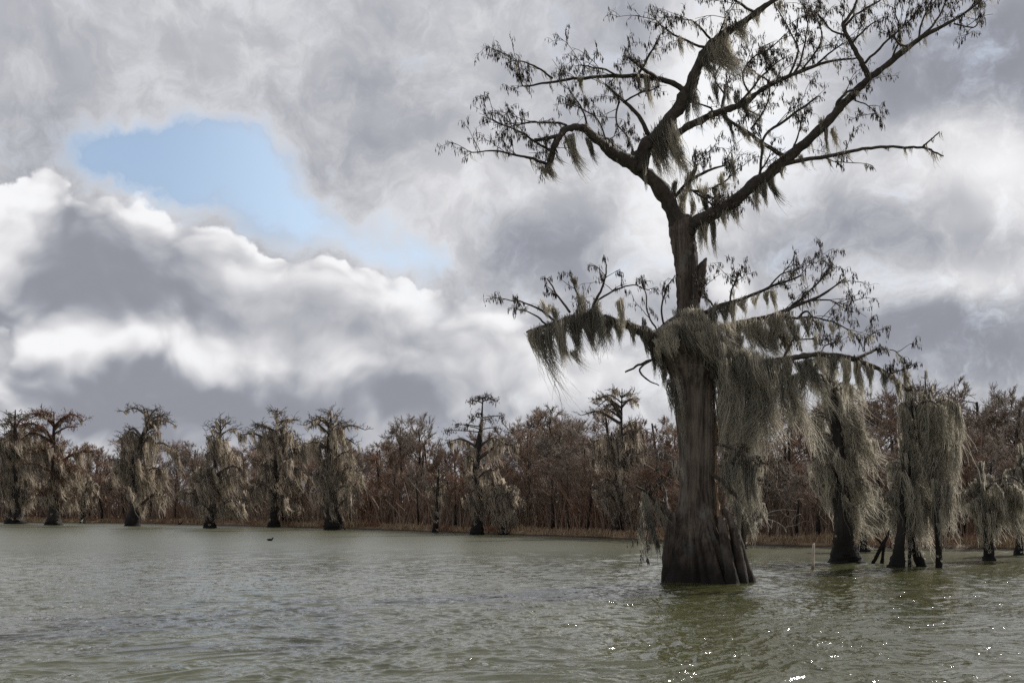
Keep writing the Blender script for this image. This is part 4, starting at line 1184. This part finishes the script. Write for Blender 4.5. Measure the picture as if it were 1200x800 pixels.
def build_world():
    w = bpy.data.worlds.new('World')
    scene.world = w
    w.use_nodes = True
    N = NT(w.node_tree)
    bg = w.node_tree.nodes['Background']
    sky = N.new('ShaderNodeTexSky', sky_type='NISHITA')
    sky.sun_disc = False
    sky.sun_elevation = SUN_EL
    sky.sun_rotation = SUN_AZ
    d = N.new('ShaderNodeTexCoord').outputs['Generated']
    sx = N.new('ShaderNodeSeparateXYZ'); N.put(sx.inputs[0], d)
    az = N.m('ARCTAN2', sx.outputs[0], sx.outputs[1])
    hy = N.m('SQRT', N.m('ADD', N.m('MULTIPLY', sx.outputs[0], sx.outputs[0]), N.m('ADD', N.m('MULTIPLY', sx.outputs[1], sx.outputs[1]), 1e-5)))
    el = N.m('ARCTAN2', sx.outputs[2], hy)
    cv = N.new('ShaderNodeCombineXYZ')
    N.put(cv.inputs[0], az); N.put(cv.inputs[1], el)
    P0 = cv.outputs[0]
    # billowing: direction space bent by two octaves of noise
    w1 = N.vm('MULTIPLY', N.vm('SUBTRACT', N.noise(P0, 7.5, 3, .5, col=True), (.5, .5, .5)), (.12, .09, 0))
    w2 = N.vm('MULTIPLY', N.vm('SUBTRACT', N.noise(P0, 24, 5, .6, col=True), (.5, .5, .5)), (.045, .036, 0))
    P = N.vm('ADD', P0, N.vm('ADD', w1, w2))
    PS = N.vm('ADD', P0, N.vm('MULTIPLY', w1, (1.1, 1.1, 0)))

    def ang(px, py):
        u = (px - 600) / F
        a = math.atan(u)
        return a, math.atan((HZ - py) / F * math.cos(a))

    def blob(vec, px, py, rx, ry, amp):
        a, e = ang(px, py)
        sxx, syy = F / rx, F / ry
        q = N.vm('MULTIPLY_ADD', vec, (sxx, syy, 0), (-a * sxx, -e * syy, 0))
        l = N.vm('LENGTH', q)
        return N.smooth(l, 0, 1, amp, 0)

    def total(vec, blobs, base=0.0):
        s = None
        for bb in blobs:
            v = blob(vec, *bb)
            s = v if s is None else N.m('ADD', s, v)
        return N.m('ADD', s, base) if base else s

    # ---- opening with blue sky
    hole = total(P, [(135, 164, 88, 54, 1.0), (225, 178, 104, 70, 1.15), (298, 210, 96, 88, 1.15), (362, 258, 78, 62, .9), (450, 296, 96, 44, .55), (510, 306, 60, 34, .34)])
    hole = N.m('ADD', hole, N.m('MULTIPLY', N.m('SUBTRACT', N.noise(P, 14.0, 7, .66), .5), 2.1))
    deck = N.smooth(hole, .0, 1.25, 1, 0)
    # ---- heap cloud below the opening
    heap = total(P, [(58, 196, 66, 60, 1.1), (20, 275, 120, 95, 1.2), (150, 270, 110, 92, 1.1), (120, 340, 200, 120, 1.2), (225, 310, 110, 92, 1.1), (310, 355, 120, 92, 1.1), (400, 360, 120, 92, 1.1), (490, 385, 120, 92, 1.1),
                     (575, 395, 110, 90, 1.0), (650, 430, 130, 95, .9), (330, 460, 460, 150, 1.3), (330, 600, 900, 220, 1.5)])
    def puffs(vec, scale):
        nd = N.new('ShaderNodeTexVoronoi', feature='SMOOTH_F1', voronoi_dimensions='2D')
        N.put(nd.inputs['Vector'], vec)
        nd.inputs['Scale'].default_value = scale
        nd.inputs['Detail'].default_value = 2.0
        nd.inputs['Roughness'].default_value = .55
        nd.inputs['Smoothness'].default_value = .6
        return nd.outputs['Distance']

    puff = N.m('SUBTRACT', .42, puffs(N.vm('MULTIPLY', N.vm('ADD', PS, N.vm('MULTIPLY', w2, (.45, .45, 0))), (1, 1.3, 1)), 15.0))
    heap = N.m('ADD', heap, N.m('MULTIPLY', puff, .55))
    right = N.smooth(az, ang(430, 0)[0], ang(600, 0)[0])     # the heap melts into the deck toward the right
    ca_, cb_ = N.smooth(heap, .42, .60), N.smooth(heap, .1, 1.5)
    cu = N.m('ADD', N.m('MULTIPLY', ca_, N.m('SUBTRACT', 1, right)), N.m('MULTIPLY', cb_, right))
    core = N.smooth(heap, .5, 1.9)
    # ---- relief: cloud lumps catch the light from the upper right
    LDIR = (.010, .013, 0)

    def lump(vec, scale, detail, rough):
        a = N.noise(vec, scale, detail, rough)
        b_ = N.noise(N.vm('ADD', vec, LDIR), scale, detail, rough)
        return a, N.m('SUBTRACT', a, b_)

    PV = N.vm('MULTIPLY', N.vm('ADD', P0, N.vm('MULTIPLY', w1, (.25, .25, 0))), (1, 1.2, 1))
    n1, r1 = lump(PV, 8.0, 3, .45)
    n2, r2_ = lump(N.vm('MULTIPLY', PS, (1, 1.2, 1)), 19.0, 4, .5)
    n0 = N.noise(PV, 4.6, 5, .5)
    soft = N.m('ADD', N.m('MULTIPLY', N.m('SUBTRACT', n0, .5), .42), N.m('MULTIPLY', N.m('SUBTRACT', n1, .5), .14))
    relief = N.m('ADD', N.m('MULTIPLY', r1, .50), N.m('MULTIPLY', r2_, .22))
    # ---- brightness of the deck
    LD = total(PS, [(90, 30, 230, 90, .05), (20, 150, 170, 100, -.14), (480, 150, 240, 140, -.05), (560, 60, 200, 120, .06), (540, 235, 150, 100, .16), (640, 285, 130, 75, -.24), (690, 40, 160, 110, -.05),
                    (870, 70, 170, 140, .36), (825, 190, 170, 120, .30), (760, 275, 110, 80, .20), (845, 335, 60, 50, .34), (1110, 90, 240, 130, -.20), (1190, 40, 160, 140, -.12), (1060, 190, 190, 70, .20), (1190, 225, 130, 80, .24), (950, 250, 140, 60, -.08),
                    (1020, 295, 220, 60, -.10), (1110, 335, 170, 45, .24), (1110, 400, 260, 60, -.24), (1000, 355, 150, 50, -.12), (960, 325, 80, 40, .1), (1160, 440, 200, 50, -.08), (640, 450, 160, 70, .10), (740, 450, 120, 60, .12), (700, 370, 130, 60, -.06)], .505)
    LD = N.m('ADD', LD, N.m('ADD', soft, N.m('MULTIPLY', relief, .6)))
    # ---- brightness of the heap: white rims, grey hearts
    LH = total(PS, [(62, 188, 85, 66, .42), (155, 315, 145, 88, -.36), (95, 285, 60, 48, -.12), (30, 356, 190, 58, -.26), (245, 366, 170, 46, -.22), (225, 240, 140, 62, .20), (330, 300, 140, 72, .14), (440, 335, 140, 75, .12), (570, 380, 140, 85, .14), (300, 575, 950, 140, -.24), (340, 395, 130, 44, -.16), (40, 275, 80, 70, .12), (100, 402, 140, 34, .22), (230, 422, 150, 36, .20), (420, 330, 170, 70, .14),
                    (270, 260, 120, 60, .16), (560, 350, 150, 60, .08), (500, 405, 130, 50, -.06), (270, 476, 420, 56, -.34), (50, 450, 190, 52, -.26), (480, 470, 200, 40, -.08), (640, 470, 140, 50, .08), (150, 497, 130, 24, .14), (600, 420, 120, 40, .02),
                    (740, 455, 130, 50, .10), (1130, 445, 300, 60, -.12), (900, 400, 300, 60, -.05)], .90)
    LH = N.m('ADD', N.m('SUBTRACT', LH, N.m('MULTIPLY', core, .24)), N.m('ADD', N.m('MULTIPLY', soft, .8), N.m('ADD', N.m('MULTIPLY', relief, 2.0), N.m('MULTIPLY', N.m('MULTIPLY', puff, N.m('SUBTRACT', 1.2, core)), .60))))
    L = N.m('ADD', N.m('MULTIPLY', LD, N.m('SUBTRACT', 1, cu)), N.m('MULTIPLY', LH, cu))
    # thin bright vapour where the deck breaks up round the opening
    fr = N.m('MULTIPLY', N.smooth(hole, -.25, .5), N.m('SUBTRACT', 1, cu))
    L = N.m('ADD', L, N.m('MULTIPLY', fr, .22))
    # soft shoulders: no cloud goes darker than slate or brighter than sunlit white
    L = N.m('SMOOTH_MIN', N.m('SMOOTH_MAX', L, .33, .16), .90, .12)
    # grey parts are bluish violet, bright parts neutral
    ramp = N.new('ShaderNodeValToRGB')
    N.put(ramp.inputs[0], L)
    e = ramp.color_ramp.elements
    e[0].position = .2; e[0].color = (.155, .160, .19, 1)
    e[1].position = .93; e[1].color = (.87, .875, .885, 1)
    x = e.new(.40); x.color = (.312, .325, .368, 1)
    x = e.new(.60); x.color = (.512, .517, .545, 1)
    x = e.new(.78); x.color = (.72, .72, .735, 1)
    cloud = N.vm('MULTIPLY', ramp.outputs[0], (10, 10, 10))
    alpha = N.m('MAXIMUM', cu, deck)
    veil = N.m('MAXIMUM', alpha, N.smooth(az, ang(150, 0)[0], ang(420, 0)[0], .28, .72))
    bluew = N.mix(.0, sky.outputs[0], sky.outputs[0])
    vcol = N.mix(N.smooth(alpha, .0, 1.0), (6.2, 7.7, 9.5), cloud)
    col = N.mix(veil, sky.outputs[0], vcol)
    # keep the world below the horizon dull
    low = N.smooth(el, -.12, -.01)
    col = N.mix(low, (1.5, 1.5, 1.4), col)
    N.put(bg.inputs['Color'], col)
    bg.inputs['Strength'].default_value = .1
    sl = bpy.data.lights.new('sun', 'SUN')
    sl.energy = 4.8
    sl.angle = math.radians(.53)
    sl.color = (1.0, .955, .89)
    so = bpy.data.objects.new('sun', sl)
    COL.objects.link(so)
    dirv = Vector((math.sin(SUN_AZ) * math.cos(SUN_EL), math.cos(SUN_AZ) * math.cos(SUN_EL), math.sin(SUN_EL)))
    so.rotation_euler = (-dirv).to_track_quat('-Z', 'Y').to_euler()
    so.location = dirv * 200


build_world()

cam = bpy.data.cameras.new('camera')
cam.sensor_width = 36
cam.lens = 36 * F / 1200
cam.shift_y = (HZ - 400) / 1200
cam.clip_end = 8000
co = bpy.data.objects.new('camera', cam)
COL.objects.link(co)
co.location = (0, 0, EYE)
co.rotation_euler = (math.pi / 2, 0, 0)
scene.camera = co

scene.view_settings.view_transform = 'Standard'
scene.view_settings.look = 'None'
scene.view_settings.exposure = 0.15
scene.view_settings.gamma = 1
scene.view_settings.use_curve_mapping = False
scene.cycles.use_denoising = False
scene.cycles.max_bounces = 6
scene.cycles.diffuse_bounces = 3
scene.cycles.sample_clamp_indirect = 6
